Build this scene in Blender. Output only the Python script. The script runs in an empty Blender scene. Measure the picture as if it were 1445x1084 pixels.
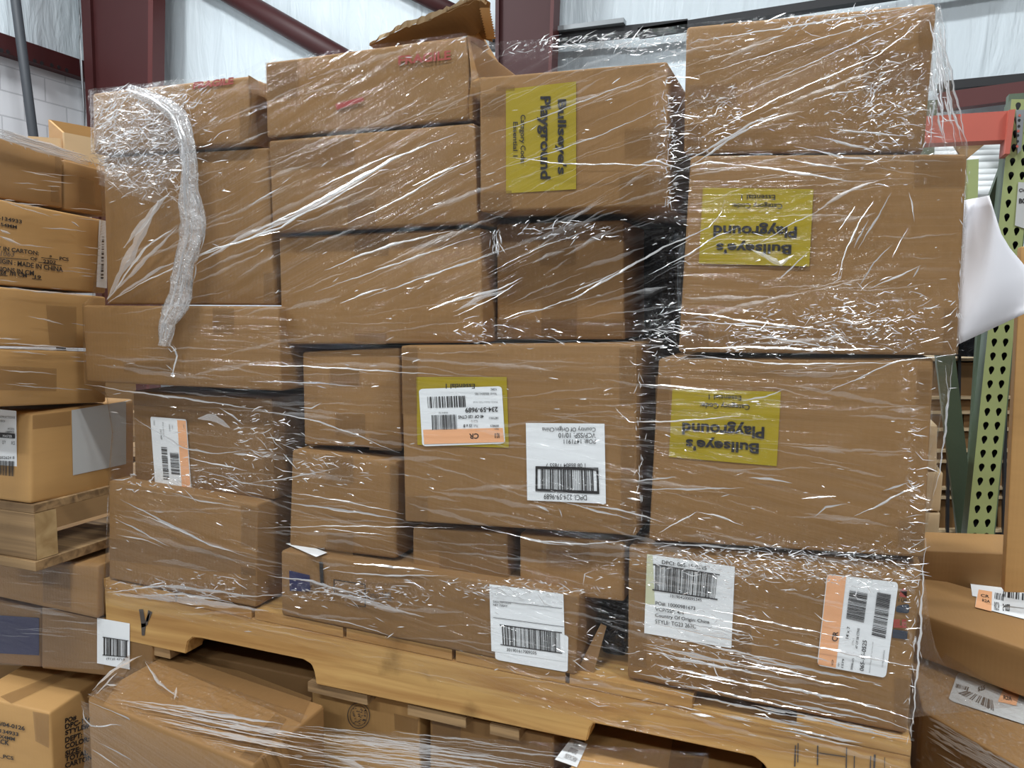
import bpy, bmesh, math, random
import numpy as np
from mathutils import Vector, Matrix

# ------------------------------------------------------------------ camera, world, lamps, exposure
SC = bpy.context.scene
COL = SC.collection
F_PX, CX, CY = 1111.86, 722.5, 542.0
CAM_H = 1.50
R_FIT = np.array([[0.93250993, -0.00737727, 0.36106897],
                  [0.04231419, 0.9951369, -0.0889498],
                  [-0.35865685, 0.09822492, 0.9282872]])   # columns: right along the load, down, into the load (camera frame)
CAM = np.array([0.0, 0.0, CAM_H])

def w_of(v):                       # fitted frame (right, down, into) -> world (X, Y into, Z up)
    return np.array([v[0], v[2], -v[1]])

cam_data = bpy.data.cameras.new('camera')
cam = bpy.data.objects.new('camera', cam_data)
COL.objects.link(cam)
cam_data.sensor_width = 36.0
cam_data.lens = 36.0 * F_PX / 1445.0
cam_data.clip_start = 0.02
right, down, fwd = (w_of(R_FIT.T @ np.array(a, float)) for a in ((1, 0, 0), (0, 1, 0), (0, 0, 1)))
m = Matrix.Identity(4)
for r in range(3):
    m[r][0], m[r][1], m[r][2], m[r][3] = right[r], -down[r], -fwd[r], CAM[r]
cam.matrix_world = m
SC.camera = cam

SC.view_settings.view_transform = 'Standard'
SC.view_settings.look = 'None'
SC.view_settings.gamma = 1.0
SC.view_settings.exposure = -0.50
SC.view_settings.use_curve_mapping = False
SC.cycles.transparent_max_bounces = 40
SC.cycles.max_bounces = 8

world = bpy.data.worlds.new('warehouse_air')
SC.world = world
world.use_nodes = True
bg = world.node_tree.nodes['Background']
bg.inputs[0].default_value = (0.80, 0.86, 0.95, 1)
bg.inputs[1].default_value = 0.11

def lamp(x, y, z, sx, sy, power):
    d = bpy.data.lights.new('high_bay_lamp', 'AREA')
    d.shape = 'RECTANGLE'; d.size = sx; d.size_y = sy; d.energy = power
    d.color = (0.93, 0.97, 1.0)
    o = bpy.data.objects.new('high_bay_lamp', d)
    COL.objects.link(o); o.location = (x, y, z)
    return o
for lx in (-4.6, -0.6, 3.0):
    for ly, lz, pw in ((-3.3, 4.4, 122), (-0.9, 5.6, 175), (1.9, 6.2, 165)):
        lamp(lx, ly, lz, 1.2, 0.3, pw * ((2.3 if lx < -1 else 1.05) if ly > 0 and lx < 0 else (.6 if ly > 0 else (1.5 if ly > -1 and lx > 1 else 1.0))))

# ------------------------------------------------------------------ picture -> place helpers
def ray(px, py):
    c = np.array([(px - CX) / F_PX, (py - CY) / F_PX, 1.0])
    return w_of(R_FIT.T @ c)
def UY(px, py, y):                 # point on the vertical plane Y = y
    d = ray(px, py); return CAM + d * (y / d[1])
def UX(px, py, x):
    d = ray(px, py); return CAM + d * (x / d[0])
def UZ(px, py, z):
    d = ray(px, py); return CAM + d * ((z - CAM_H) / d[2])
def UP(px, py, o, n):
    d = ray(px, py); return CAM + d * (np.dot(o - CAM, n) / np.dot(d, n))
YF = 0.951                         # the front plane of the load

# ------------------------------------------------------------------ materials
def new_mat(name):
    mt = bpy.data.materials.new(name); mt.use_nodes = True
    nt = mt.node_tree; nt.nodes.clear()
    out = nt.nodes.new('ShaderNodeOutputMaterial')
    return mt, nt, out
def nd(nt, t, **kw):
    n = nt.nodes.new(t)
    for k, v in kw.items(): setattr(n, k, v)
    return n
def simple(name, col, rough=0.6, metal=0.0, spec=0.5, bump=0.0, scale=200, var=0.0):
    mt, nt, out = new_mat(name)
    b = nd(nt, 'ShaderNodeBsdfPrincipled')
    b.inputs['Base Color'].default_value = (*col, 1); b.inputs['Roughness'].default_value = rough
    b.inputs['Metallic'].default_value = metal; b.inputs['Specular IOR Level'].default_value = spec
    tc = nd(nt, 'ShaderNodeTexCoord'); no = nd(nt, 'ShaderNodeTexNoise')
    no.inputs['Scale'].default_value = scale; no.inputs['Detail'].default_value = 5
    nt.links.new(tc.outputs['Object'], no.inputs['Vector'])
    if var:
        mr = nd(nt, 'ShaderNodeMapRange'); mr.inputs[3].default_value = 1 - var; mr.inputs[4].default_value = 1 + var
        nt.links.new(no.outputs[0], mr.inputs[0])
        hs = nd(nt, 'ShaderNodeHueSaturation'); hs.inputs['Color'].default_value = (*col, 1)
        nt.links.new(mr.outputs[0], hs.inputs['Value']); nt.links.new(hs.outputs[0], b.inputs['Base Color'])
    if bump:
        bp = nd(nt, 'ShaderNodeBump'); bp.inputs['Strength'].default_value = bump; bp.inputs['Distance'].default_value = 0.002
        nt.links.new(no.outputs[0], bp.inputs['Height']); nt.links.new(bp.outputs[0], b.inputs['Normal'])
    nt.links.new(b.outputs[0], out.inputs[0])
    return mt
def cardboard(name, col, var=0.10):
    mt, nt, out = new_mat(name)
    L = nt.links.new
    b = nd(nt, 'ShaderNodeBsdfPrincipled'); b.inputs['Roughness'].default_value = 0.62; b.inputs['Specular IOR Level'].default_value = 0.25
    tc = nd(nt, 'ShaderNodeTexCoord')
    mp = nd(nt, 'ShaderNodeMapping'); mp.inputs['Scale'].default_value = (14, 14, 90); L(tc.outputs['Object'], mp.inputs[0])
    n1 = nd(nt, 'ShaderNodeTexNoise'); n1.inputs['Scale'].default_value = 1.0; n1.inputs['Detail'].default_value = 6; L(mp.outputs[0], n1.inputs['Vector'])
    n2 = nd(nt, 'ShaderNodeTexNoise'); n2.inputs['Scale'].default_value = 5; n2.inputs['Detail'].default_value = 3; L(tc.outputs['Object'], n2.inputs['Vector'])
    wv = nd(nt, 'ShaderNodeTexWave', wave_type='BANDS', bands_direction='X'); wv.inputs['Scale'].default_value = 46
    L(tc.outputs['Object'], wv.inputs['Vector'])
    oi = nd(nt, 'ShaderNodeObjectInfo')
    a = nd(nt, 'ShaderNodeMath', operation='MULTIPLY_ADD'); a.inputs[1].default_value = 0.16; a.inputs[2].default_value = 0.92 - var / 2 - .04; L(n1.outputs[0], a.inputs[0])
    c = nd(nt, 'ShaderNodeMath', operation='MULTIPLY_ADD'); c.inputs[1].default_value = 0.14; L(n2.outputs[0], c.inputs[0]); L(a.outputs[0], c.inputs[2])
    d = nd(nt, 'ShaderNodeMath', operation='MULTIPLY_ADD'); d.inputs[1].default_value = var; L(oi.outputs['Random'], d.inputs[0]); L(c.outputs[0], d.inputs[2])
    hs = nd(nt, 'ShaderNodeHueSaturation'); hs.inputs['Color'].default_value = (*col, 1); L(d.outputs[0], hs.inputs['Value'])
    L(hs.outputs[0], b.inputs['Base Color'])
    ad = nd(nt, 'ShaderNodeMath', operation='ADD'); L(wv.outputs['Fac'], ad.inputs[0]); L(n1.outputs[0], ad.inputs[1])
    bp = nd(nt, 'ShaderNodeBump'); bp.inputs['Strength'].default_value = 0.12; bp.inputs['Distance'].default_value = 0.0008
    L(ad.outputs[0], bp.inputs['Height']); L(bp.outputs[0], b.inputs['Normal'])
    L(b.outputs[0], out.inputs[0])
    return mt
def wood(name, col, dark, scale=(3, 60, 60), dirt=True):
    mt, nt, out = new_mat(name); L = nt.links.new
    b = nd(nt, 'ShaderNodeBsdfPrincipled'); b.inputs['Roughness'].default_value = 0.7; b.inputs['Specular IOR Level'].default_value = 0.3
    tc = nd(nt, 'ShaderNodeTexCoord'); mp = nd(nt, 'ShaderNodeMapping'); mp.inputs['Scale'].default_value = scale
    L(tc.outputs['Object'], mp.inputs[0])
    n0 = nd(nt, 'ShaderNodeTexNoise'); n0.inputs['Scale'].default_value = 3.0; L(tc.outputs['Object'], n0.inputs['Vector'])
    mx = nd(nt, 'ShaderNodeMixRGB', blend_type='ADD'); mx.inputs[0].default_value = 1.6; L(mp.outputs[0], mx.inputs[1]); L(n0.outputs['Color'], mx.inputs[2])
    n1 = nd(nt, 'ShaderNodeTexNoise'); n1.inputs['Scale'].default_value = 1.0; n1.inputs['Detail'].default_value = 8; n1.inputs['Distortion'].default_value = .6; L(mx.outputs[0], n1.inputs['Vector'])
    cr = nd(nt, 'ShaderNodeValToRGB'); cr.color_ramp.elements[0].position = .32; cr.color_ramp.elements[1].position = .62
    cr.color_ramp.elements[0].color = (*dark, 1); cr.color_ramp.elements[1].color = (*col, 1); L(n1.outputs[0], cr.inputs[0])
    n2 = nd(nt, 'ShaderNodeTexNoise'); n2.inputs['Scale'].default_value = 9; n2.inputs['Detail'].default_value = 6; L(tc.outputs['Object'], n2.inputs['Vector'])
    c2 = nd(nt, 'ShaderNodeValToRGB'); c2.color_ramp.elements[0].position = .24; c2.color_ramp.elements[1].position = .40
    c2.color_ramp.elements[0].color = (.28, .25, .2, 1) if dirt else (1, 1, 1, 1); c2.color_ramp.elements[1].color = (1, 1, 1, 1); L(n2.outputs[0], c2.inputs[0])
    ml = nd(nt, 'ShaderNodeMixRGB', blend_type='MULTIPLY'); ml.inputs[0].default_value = 1; L(cr.outputs[0], ml.inputs[1]); L(c2.outputs[0], ml.inputs[2])
    L(ml.outputs[0], b.inputs['Base Color'])
    bp = nd(nt, 'ShaderNodeBump'); bp.inputs['Strength'].default_value = 0.35; bp.inputs['Distance'].default_value = 0.0015
    L(n1.outputs[0], bp.inputs['Height']); L(bp.outputs[0], b.inputs['Normal']); L(b.outputs[0], out.inputs[0])
    return mt

CARD = (0.275, 0.152, 0.058)
M = {}
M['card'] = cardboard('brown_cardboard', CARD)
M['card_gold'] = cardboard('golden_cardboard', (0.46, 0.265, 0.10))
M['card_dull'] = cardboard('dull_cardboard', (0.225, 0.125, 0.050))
M['card_pale'] = cardboard('pale_cardboard', (0.60, 0.45, 0.27))
M['card_torn'] = cardboard('torn_cardboard_edge', (0.52, 0.33, 0.15))
M['ink'] = simple('black_print', (0.018, 0.016, 0.016), 0.55)
M['ink_soft'] = simple('worn_black_print', (0.075, 0.06, 0.05), 0.7)
M['ink_grey'] = simple('grey_print', (0.16, 0.16, 0.16), 0.6)
M['ink_red'] = simple('red_stamp_ink', (0.36, 0.06, 0.045), 0.6)
M['ink_blue'] = simple('navy_print', (0.011, 0.014, 0.075), 0.5)
M['ink_slate'] = simple('slate_print', (0.035, 0.045, 0.065), 0.5)
M['paper'] = simple('white_label_paper', (0.85, 0.88, 0.89), 0.45, bump=.15, scale=60)
M['paper_grey'] = simple('grey_label_paper', (0.50, 0.51, 0.50), 0.5, bump=.15, scale=60)
M['paper_green'] = simple('pale_green_paper', (0.60, 0.62, 0.42), 0.5)
M['orange'] = simple('peach_orange_band', (0.88, 0.45, 0.23), 0.5)
M['yellow'] = simple('yellow_print', (0.37, 0.275, 0.008), 0.5, var=.05, scale=30)
M['wood'] = wood('pine_wood', (0.56, 0.34, 0.12), (0.37, 0.19, 0.06))
M['wood_old'] = wood('weathered_wood', (0.36, 0.23, 0.11), (0.15, 0.09, 0.045))
M['wood_end'] = wood('wood_end_grain', (0.50, 0.35, 0.17), (0.33, 0.21, 0.09), (30, 30, 30))
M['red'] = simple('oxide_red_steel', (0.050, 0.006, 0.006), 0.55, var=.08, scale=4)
M['red_light'] = simple('lighter_red_steel', (0.10, 0.020, 0.018), 0.5, var=.08, scale=4)
M['rack_red'] = simple('rack_beam_red', (0.50, 0.115, 0.08), 0.5, var=.12, scale=9)
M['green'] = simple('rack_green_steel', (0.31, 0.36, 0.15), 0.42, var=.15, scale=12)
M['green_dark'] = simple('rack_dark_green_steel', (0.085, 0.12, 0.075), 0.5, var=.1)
M['steel'] = simple('galvanised_steel', (0.34, 0.36, 0.37), 0.35, 0.6)
M['shelf_steel'] = simple('shelf_steel', (0.30, 0.31, 0.31), 0.5)
M['pipe'] = simple('grey_pipe', (0.045, 0.05, 0.058), 0.6)
M['black'] = simple('black_metal', (0.012, 0.012, 0.014), 0.5)
M['foam'] = simple('white_foam_sheet', (0.80, 0.80, 0.84), 0.55)
M['rod'] = simple('white_tube', (0.72, 0.74, 0.74), 0.4)
M['concrete'] = simple('concrete_floor', (0.26, 0.25, 0.24), 0.5, bump=.2, scale=30, var=.15)

def tape_mat():
    mt, nt, out = new_mat('brown_packing_tape'); L = nt.links.new
    b = nd(nt, 'ShaderNodeBsdfPrincipled'); b.inputs['Base Color'].default_value = (0.26, 0.145, 0.06, 1)
    b.inputs['Roughness'].default_value = 0.24; b.inputs['Alpha'].default_value = 0.36
    tc = nd(nt, 'ShaderNodeTexCoord'); n = nd(nt, 'ShaderNodeTexNoise'); n.inputs['Scale'].default_value = 60; L(tc.outputs['Object'], n.inputs['Vector'])
    bp = nd(nt, 'ShaderNodeBump'); bp.inputs['Strength'].default_value = 0.25; bp.inputs['Distance'].default_value = 0.001
    L(n.outputs[0], bp.inputs['Height']); L(bp.outputs[0], b.inputs['Normal']); L(b.outputs[0], out.inputs[0])
    return mt
M['tape'] = tape_mat()
def black_plastic():
    mt, nt, out = new_mat('black_plastic_film'); L = nt.links.new
    b = nd(nt, 'ShaderNodeBsdfPrincipled'); b.inputs['Base Color'].default_value = (0.008, 0.008, 0.01, 1); b.inputs['Roughness'].default_value = 0.22
    tc = nd(nt, 'ShaderNodeTexCoord'); n = nd(nt, 'ShaderNodeTexNoise'); n.inputs['Scale'].default_value = 22; n.inputs['Distortion'].default_value = 2; L(tc.outputs['Object'], n.inputs['Vector'])
    bp = nd(nt, 'ShaderNodeBump'); bp.inputs['Strength'].default_value = 0.7; bp.inputs['Distance'].default_value = 0.01
    L(n.outputs[0], bp.inputs['Height']); L(bp.outputs[0], b.inputs['Normal']); L(b.outputs[0], out.inputs[0])
    return mt
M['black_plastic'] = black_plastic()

def wall_white():
    mt, nt, out = new_mat('white_insulation_facing'); L = nt.links.new
    b = nd(nt, 'ShaderNodeBsdfPrincipled'); b.inputs['Base Color'].default_value = (0.72, 0.80, 0.84, 1); b.inputs['Roughness'].default_value = 0.4
    tc = nd(nt, 'ShaderNodeTexCoord'); mp = nd(nt, 'ShaderNodeMapping'); mp.inputs['Scale'].default_value = (5, 5, .8); L(tc.outputs['Object'], mp.inputs[0])
    n = nd(nt, 'ShaderNodeTexNoise'); n.inputs['Scale'].default_value = 1.5; n.inputs['Detail'].default_value = 4; n.inputs['Distortion'].default_value = 1.2; L(mp.outputs[0], n.inputs['Vector'])
    bp = nd(nt, 'ShaderNodeBump'); bp.inputs['Strength'].default_value = 0.5; bp.inputs['Distance'].default_value = 0.05
    L(n.outputs[0], bp.inputs['Height']); L(bp.outputs[0], b.inputs['Normal']); L(b.outputs[0], out.inputs[0])
    return mt
M['insul'] = wall_white()
def block_wall():
    mt, nt, out = new_mat('painted_block'); L = nt.links.new
    b = nd(nt, 'ShaderNodeBsdfPrincipled'); b.inputs['Roughness'].default_value = 0.6
    tc = nd(nt, 'ShaderNodeTexCoord'); mp = nd(nt, 'ShaderNodeMapping'); mp.inputs['Rotation'].default_value = (0, math.radians(90), math.radians(90))
    sep = nd(nt, 'ShaderNodeSeparateXYZ'); L(tc.outputs['Object'], sep.inputs[0]); cb = nd(nt, 'ShaderNodeCombineXYZ'); L(sep.outputs['Y'], cb.inputs['X']); L(sep.outputs['Z'], cb.inputs['Y'])
    br = nd(nt, 'ShaderNodeTexBrick'); br.inputs['Scale'].default_value = 1.0; br.inputs['Brick Width'].default_value = .40; br.inputs['Row Height'].default_value = .2
    br.inputs['Mortar Size'].default_value = .006; br.inputs['Color1'].default_value = br.inputs['Color2'].default_value = (.80, .80, .82, 1); br.inputs['Mortar'].default_value = (.58, .58, .60, 1)
    L(cb.outputs[0], br.inputs['Vector']); L(br.outputs[0], b.inputs['Base Color'])
    bp = nd(nt, 'ShaderNodeBump'); bp.inputs['Strength'].default_value = .6; bp.inputs['Distance'].default_value = .006; bp.invert = True
    L(br.outputs['Fac'], bp.inputs['Height']); L(bp.outputs[0], b.inputs['Normal']); L(b.outputs[0], out.inputs[0])
    return mt
M['block'] = block_wall()

def film_mat(name, haze=0.06, crink=1.0, base=0.0):
    """clear stretch film: transparent, glossy by fresnel, milky where the folded layers pile up along the stretch lines"""
    mt, nt, out = new_mat(name); L = nt.links.new
    tc = nd(nt, 'ShaderNodeTexCoord'); sep = nd(nt, 'ShaderNodeSeparateXYZ'); L(tc.outputs['Object'], sep.inputs[0])
    at = nd(nt, 'ShaderNodeAttribute', attribute_name='lay'); sw = nd(nt, 'ShaderNodeSeparateColor'); L(at.outputs['Color'], sw.inputs[0])
    sx = nd(nt, 'ShaderNodeMath', operation='ADD'); L(sep.outputs['X'], sx.inputs[0]); L(sep.outputs['Y'], sx.inputs[1])
    def streak(ang, seed, along, across):
        a = math.radians(ang); c, s = math.cos(a), math.sin(a)
        def lin(ka, kb):
            m1 = nd(nt, 'ShaderNodeMath', operation='MULTIPLY'); m1.inputs[1].default_value = ka; L(sx.outputs[0], m1.inputs[0])
            m2 = nd(nt, 'ShaderNodeMath', operation='MULTIPLY_ADD'); m2.inputs[1].default_value = kb; L(sep.outputs['Z'], m2.inputs[0]); L(m1.outputs[0], m2.inputs[2])
            return m2
        u = lin(c * along, s * along); v = lin(-s * across, c * across)
        cb = nd(nt, 'ShaderNodeCombineXYZ'); L(u.outputs[0], cb.inputs[0]); L(v.outputs[0], cb.inputs[1]); cb.inputs[2].default_value = seed
        n = nd(nt, 'ShaderNodeTexNoise'); n.inputs['Scale'].default_value = 1; n.inputs['Detail'].default_value = 3; n.inputs['Distortion'].default_value = .25; n.inputs['Roughness'].default_value = .65
        L(cb.outputs[0], n.inputs['Vector'])
        return n
    ks = [streak(24, 1.3, 2.2, 110), streak(-1, 4.2, 2.5, 120), streak(-11, 7.7, 2.5, 120)]
    def wsum(nodes, weights):
        prev = None
        for n_, w_ in zip(nodes, weights):
            q = nd(nt, 'ShaderNodeMath', operation='MULTIPLY_ADD'); L(n_, q.inputs[0]); L(w_, q.inputs[1])
            if prev is None: q.inputs[2].default_value = 0
            else: L(prev, q.inputs[2])
            prev = q.outputs[0]
        return prev
    h = wsum([k.outputs[0] for k in ks], [sw.outputs[0], sw.outputs[1], sw.outputs[2]])
    cn = nd(nt, 'ShaderNodeTexNoise'); cn.inputs['Scale'].default_value = 85; cn.inputs['Detail'].default_value = 4; cn.inputs['Distortion'].default_value = 2.2
    L(tc.outputs['Object'], cn.inputs['Vector'])
    cm = nd(nt, 'ShaderNodeMath', operation='MULTIPLY_ADD'); L(cn.outputs[0], cm.inputs[0]); cm.inputs[2].default_value = 0
    cw = nd(nt, 'ShaderNodeMath', operation='MULTIPLY_ADD'); cw.inputs[1].default_value = crink; cw.inputs[2].default_value = .06; L(at.outputs['Alpha'], cw.inputs[0]); L(cw.outputs[0], cm.inputs[1])
    hh = nd(nt, 'ShaderNodeMath', operation='ADD'); L(h, hh.inputs[0]); L(cm.outputs[0], hh.inputs[1])
    bp = nd(nt, 'ShaderNodeBump'); bp.inputs['Strength'].default_value = 1.0; bp.inputs['Distance'].default_value = 0.005
    L(hh.outputs[0], bp.inputs['Height'])
    cr = nd(nt, 'ShaderNodeMapRange'); cr.inputs[1].default_value = .60; cr.inputs[2].default_value = .82; cr.inputs[3].default_value = 0; cr.inputs[4].default_value = haze * 5; L(h, cr.inputs[0])
    cr2 = nd(nt, 'ShaderNodeMapRange'); cr2.inputs[1].default_value = .55; cr2.inputs[2].default_value = .75; cr2.inputs[3].default_value = 0; cr2.inputs[4].default_value = .30; L(cn.outputs[0], cr2.inputs[0])
    cm2 = nd(nt, 'ShaderNodeMath', operation='MULTIPLY_ADD'); L(cr2.outputs[0], cm2.inputs[0]); L(at.outputs['Alpha'], cm2.inputs[1]); L(cr.outputs[0], cm2.inputs[2])
    hz = nd(nt, 'ShaderNodeMath', operation='ADD', use_clamp=True); hz.inputs[1].default_value = haze * .12 + base; L(cm2.outputs[0], hz.inputs[0])
    tr = nd(nt, 'ShaderNodeBsdfTransparent'); tr.inputs[0].default_value = (.985, .985, .985, 1)
    df = nd(nt, 'ShaderNodeBsdfDiffuse'); df.inputs[0].default_value = (.86, .86, .86, 1); L(bp.outputs[0], df.inputs['Normal'])
    gl = nd(nt, 'ShaderNodeBsdfGlossy'); gl.inputs['Roughness'].default_value = .10; gl.inputs[0].default_value = (1, 1, 1, 1); L(bp.outputs[0], gl.inputs['Normal'])
    fr = nd(nt, 'ShaderNodeLayerWeight'); fr.inputs[0].default_value = .5; L(bp.outputs[0], fr.inputs['Normal'])
    fp_ = nd(nt, 'ShaderNodeMath', operation='POWER'); fp_.inputs[1].default_value = 4; L(fr.outputs['Facing'], fp_.inputs[0])
    fm = nd(nt, 'ShaderNodeMath', operation='MULTIPLY_ADD', use_clamp=True); fm.inputs[1].default_value = .45; fm.inputs[2].default_value = .035; L(fp_.outputs[0], fm.inputs[0])
    m1 = nd(nt, 'ShaderNodeMixShader'); L(hz.outputs[0], m1.inputs[0]); L(tr.outputs[0], m1.inputs[1]); L(df.outputs[0], m1.inputs[2])
    m2 = nd(nt, 'ShaderNodeMixShader'); L(fm.outputs[0], m2.inputs[0]); L(m1.outputs[0], m2.inputs[1]); L(gl.outputs[0], m2.inputs[2])
    L(m2.outputs[0], out.inputs[0])
    return mt
M['film'] = film_mat('clear_stretch_film', .020)
M['film_loose'] = film_mat('crumpled_stretch_film', .06, 1.0, .05)
M['film_tail'] = film_mat('twisted_stretch_film', .10, 1.0, .26)
def fold_mat(name, tr_, df_, rough=.18):
    mt, nt, out = new_mat(name); L = nt.links.new
    t = nd(nt, 'ShaderNodeBsdfTransparent'); d = nd(nt, 'ShaderNodeBsdfDiffuse'); d.inputs[0].default_value = (.9, .9, .9, 1)
    g = nd(nt, 'ShaderNodeBsdfGlossy'); g.inputs['Roughness'].default_value = rough; g.inputs[0].default_value = (1, 1, 1, 1)
    m1 = nd(nt, 'ShaderNodeMixShader'); m1.inputs[0].default_value = df_; L(t.outputs[0], m1.inputs[1]); L(d.outputs[0], m1.inputs[2])
    m2 = nd(nt, 'ShaderNodeMixShader'); m2.inputs[0].default_value = 1 - tr_; L(m1.outputs[0], m2.inputs[1]); L(g.outputs[0], m2.inputs[2])
    L(m2.outputs[0], out.inputs[0])
    return mt
M['fold'] = fold_mat('highlight_fold_film', .48, .6, .2)  # milky folds, with diffuse white painting in their bright highlights
M['fold_soft'] = fold_mat('soft_folded_film', .95, .08, .3)
M['fold_tiny'] = fold_mat('sparkle_crinkle', .45, .9, .2)  # diffuse white stands in for the sparkle on tiny crinkles
M['loose'] = fold_mat('loose_crinkle_film', .82, .3, .2)
M['tail'] = fold_mat('bunched_film', .35, .8, .22)

# ------------------------------------------------------------------ object helpers
def put(name, mesh, mat=None, parent=None):
    o = bpy.data.objects.new(name, mesh)
    if mat is not None: mesh.materials.append(mat)
    COL.objects.link(o)
    if parent is not None:
        o.parent = parent
        o.matrix_parent_inverse = Matrix.Translation(-parent.location) if parent.type == 'EMPTY' else parent_world(parent).inverted()
    return o
def parent_world(p):
    if p.parent is None: return Matrix.Translation(p.location)
    return Matrix.Identity(4)          # part meshes are built in world coordinates
def thing(name, label, cat, loc=(0, 0, 0), group=None):
    o = bpy.data.objects.new(name, None); o.empty_display_size = .05
    COL.objects.link(o); o.location = Vector(loc)
    o['label'] = label; o['category'] = cat
    if group: o['group'] = group
    return o
def tag(o, label, cat, group=None):
    o['label'] = label; o['category'] = cat
    if group: o['group'] = group
    return o
def structure(o): o['kind'] = 'structure'; return o
def mesh_of(name, verts, faces, smooth=False):
    me = bpy.data.meshes.new(name); me.from_pydata([tuple(map(float, v)) for v in verts], [], faces)
    if smooth: me.polygons.foreach_set('use_smooth', [True] * len(me.polygons))
    me.update(); return me
def box_mesh(name, lo, hi, bev=0.0):
    bm = bmesh.new(); bmesh.ops.create_cube(bm, size=1)
    lo, hi = np.array(lo, float), np.array(hi, float)
    for v in bm.verts:
        for k in range(3): v.co[k] = lo[k] if v.co[k] < 0 else hi[k]
    if bev: bmesh.ops.bevel(bm, geom=bm.edges[:], offset=bev, segments=2, affect='EDGES', profile=.5)
    me = bpy.data.meshes.new(name); bm.to_mesh(me); bm.free(); return me
def bil(q, u, v):                  # q: TL TR BR BL
    q = [np.asarray(p, float) for p in q]
    return (q[0] * (1 - u) + q[1] * u) * (1 - v) + (q[3] * (1 - u) + q[2] * u) * v

_perm = np.random.RandomState(7).rand(64, 64, 8)
def vnoise(x, y, ch=0):            # smooth value noise, numpy arrays
    xi, yi = np.floor(x).astype(int), np.floor(y).astype(int)
    fx, fy = x - xi, y - yi
    fx, fy = fx * fx * (3 - 2 * fx), fy * fy * (3 - 2 * fy)
    g = lambda a, b: _perm[a % 64, b % 64, ch]
    return (g(xi, yi) * (1 - fx) + g(xi + 1, yi) * fx) * (1 - fy) + (g(xi, yi + 1) * (1 - fx) + g(xi + 1, yi + 1) * fx) * fy

def rounded_hexa(front, back, r=0.004, dent=0.0015, seed=0, name='body'):
    """a carton's body: front and back faces given by TL TR BR BL points; rounded edges, slightly caved panels"""
    f = [np.asarray(p, float) for p in front]; b = [np.asarray(p, float) for p in back]
    L = np.array([np.linalg.norm(f[1] - f[0]), np.linalg.norm(f[3] - f[0]), np.linalg.norm(b[0] - f[0])])
    L = np.maximum(L, 3 * r)
    def ticks(l):
        n = max(5, min(14, int(l / .035)))
        return [0, .3 * r, r] + list(np.linspace(r, l - r, n)[1:-1]) + [l - r, l - .3 * r, l]
    T = [ticks(l) for l in L]
    rnd = np.random.RandomState(seed); ph = rnd.rand(6) * 9
    verts, faces = [], []
    for ax in range(3):
        a1, a2 = [(1, 2), (2, 0), (0, 1)][ax]
        for side in (0, 1):
            base = len(verts)
            for p in T[a1]:
                for q in T[a2]:
                    P = np.zeros(3); P[ax] = L[ax] * side; P[a1] = p; P[a2] = q
                    Q = np.clip(P, r, L - r); D = P - Q; n = np.linalg.norm(D)
                    if n > 1e-9: P = Q + D * r / n
                    # panels caved in a little
                    e1, e2 = math.sin(math.pi * p / L[a1]), math.sin(math.pi * q / L[a2])
                    w = 0.5 + 0.5 * math.sin(ph[ax * 2 + side] + 9 * p + 5 * q)
                    P[ax] += (1 if side == 0 else -1) * dent * (e1 * e2) * w
                    u, v, t = P / L
                    A, B = bil(f, u, v), bil(b, u, v)
                    verts.append(A * (1 - t) + B * t)
            n1, n2 = len(T[a1]), len(T[a2])
            for i in range(n1 - 1):
                for j in range(n2 - 1):
                    a = base + i * n2 + j
                    fc = (a, a + n2, a + n2 + 1, a + 1)
                    faces.append(fc if side else fc[::-1])
    me = mesh_of(name, verts, faces, True)
    bm = bmesh.new(); bm.from_mesh(me); bmesh.ops.remove_doubles(bm, verts=bm.verts, dist=1e-5)
    bmesh.ops.recalc_face_normals(bm, faces=bm.faces); bm.to_mesh(me); bm.free()
    return me

class Face:
    """a flat face of a thing; picture points land on it"""
    def __init__(s, pts, parent, off=0.0012):
        s.o = np.asarray(pts[0], float); a = np.asarray(pts[1], float) - s.o; b = np.asarray(pts[3], float) - s.o
        n = np.cross(a, b); n /= np.linalg.norm(n)
        if np.dot(n, CAM - s.o) < 0: n = -n
        s.n = n; s.parent = parent; s.off = off
    def p(s, px, py, lift=0.0):
        return UP(px, py, s.o + s.n * (s.off + lift), s.n)
    def patch(s, name, quad, mat, lift=0.0, parent=None, n=8, corner=0.0, thick=0.0):
        V, Fc = [], []
        if corner:                                   # a sticker with round corners
            pts = []
            for (cu, cv, sa) in ((corner, corner, 180), (1 - corner, corner, 270), (1 - corner, 1 - corner, 0), (corner, 1 - corner, 90)):
                for k in range(5):
                    a = math.radians(sa + k * 22.5); pts.append((cu + corner * math.cos(a), cv + corner * math.sin(a)))
            V = [s.p(*bil(quad, u, v), lift) for u, v in pts]; Fc = [tuple(range(len(V)))]
        else:
            for j in range(n + 1):
                for i in range(n + 1):
                    V.append(s.p(*bil(quad, i / n, j / n), lift))
            for j in range(n):
                for i in range(n):
                    a = j * (n + 1) + i; Fc.append((a, a + 1, a + n + 2, a + n + 1))
        return put(name, mesh_of(name, V, Fc), mat, parent or s.parent)
    def multi(s, name, quads, mat, lift=0.0, parent=None):
        V, Fc = [], []
        for q in quads:
            a = len(V); V += [s.p(*c, lift) for c in q]; Fc.append((a, a + 1, a + 2, a + 3))
        return put(name, mesh_of(name, V, Fc), mat, parent or s.parent)

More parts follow.
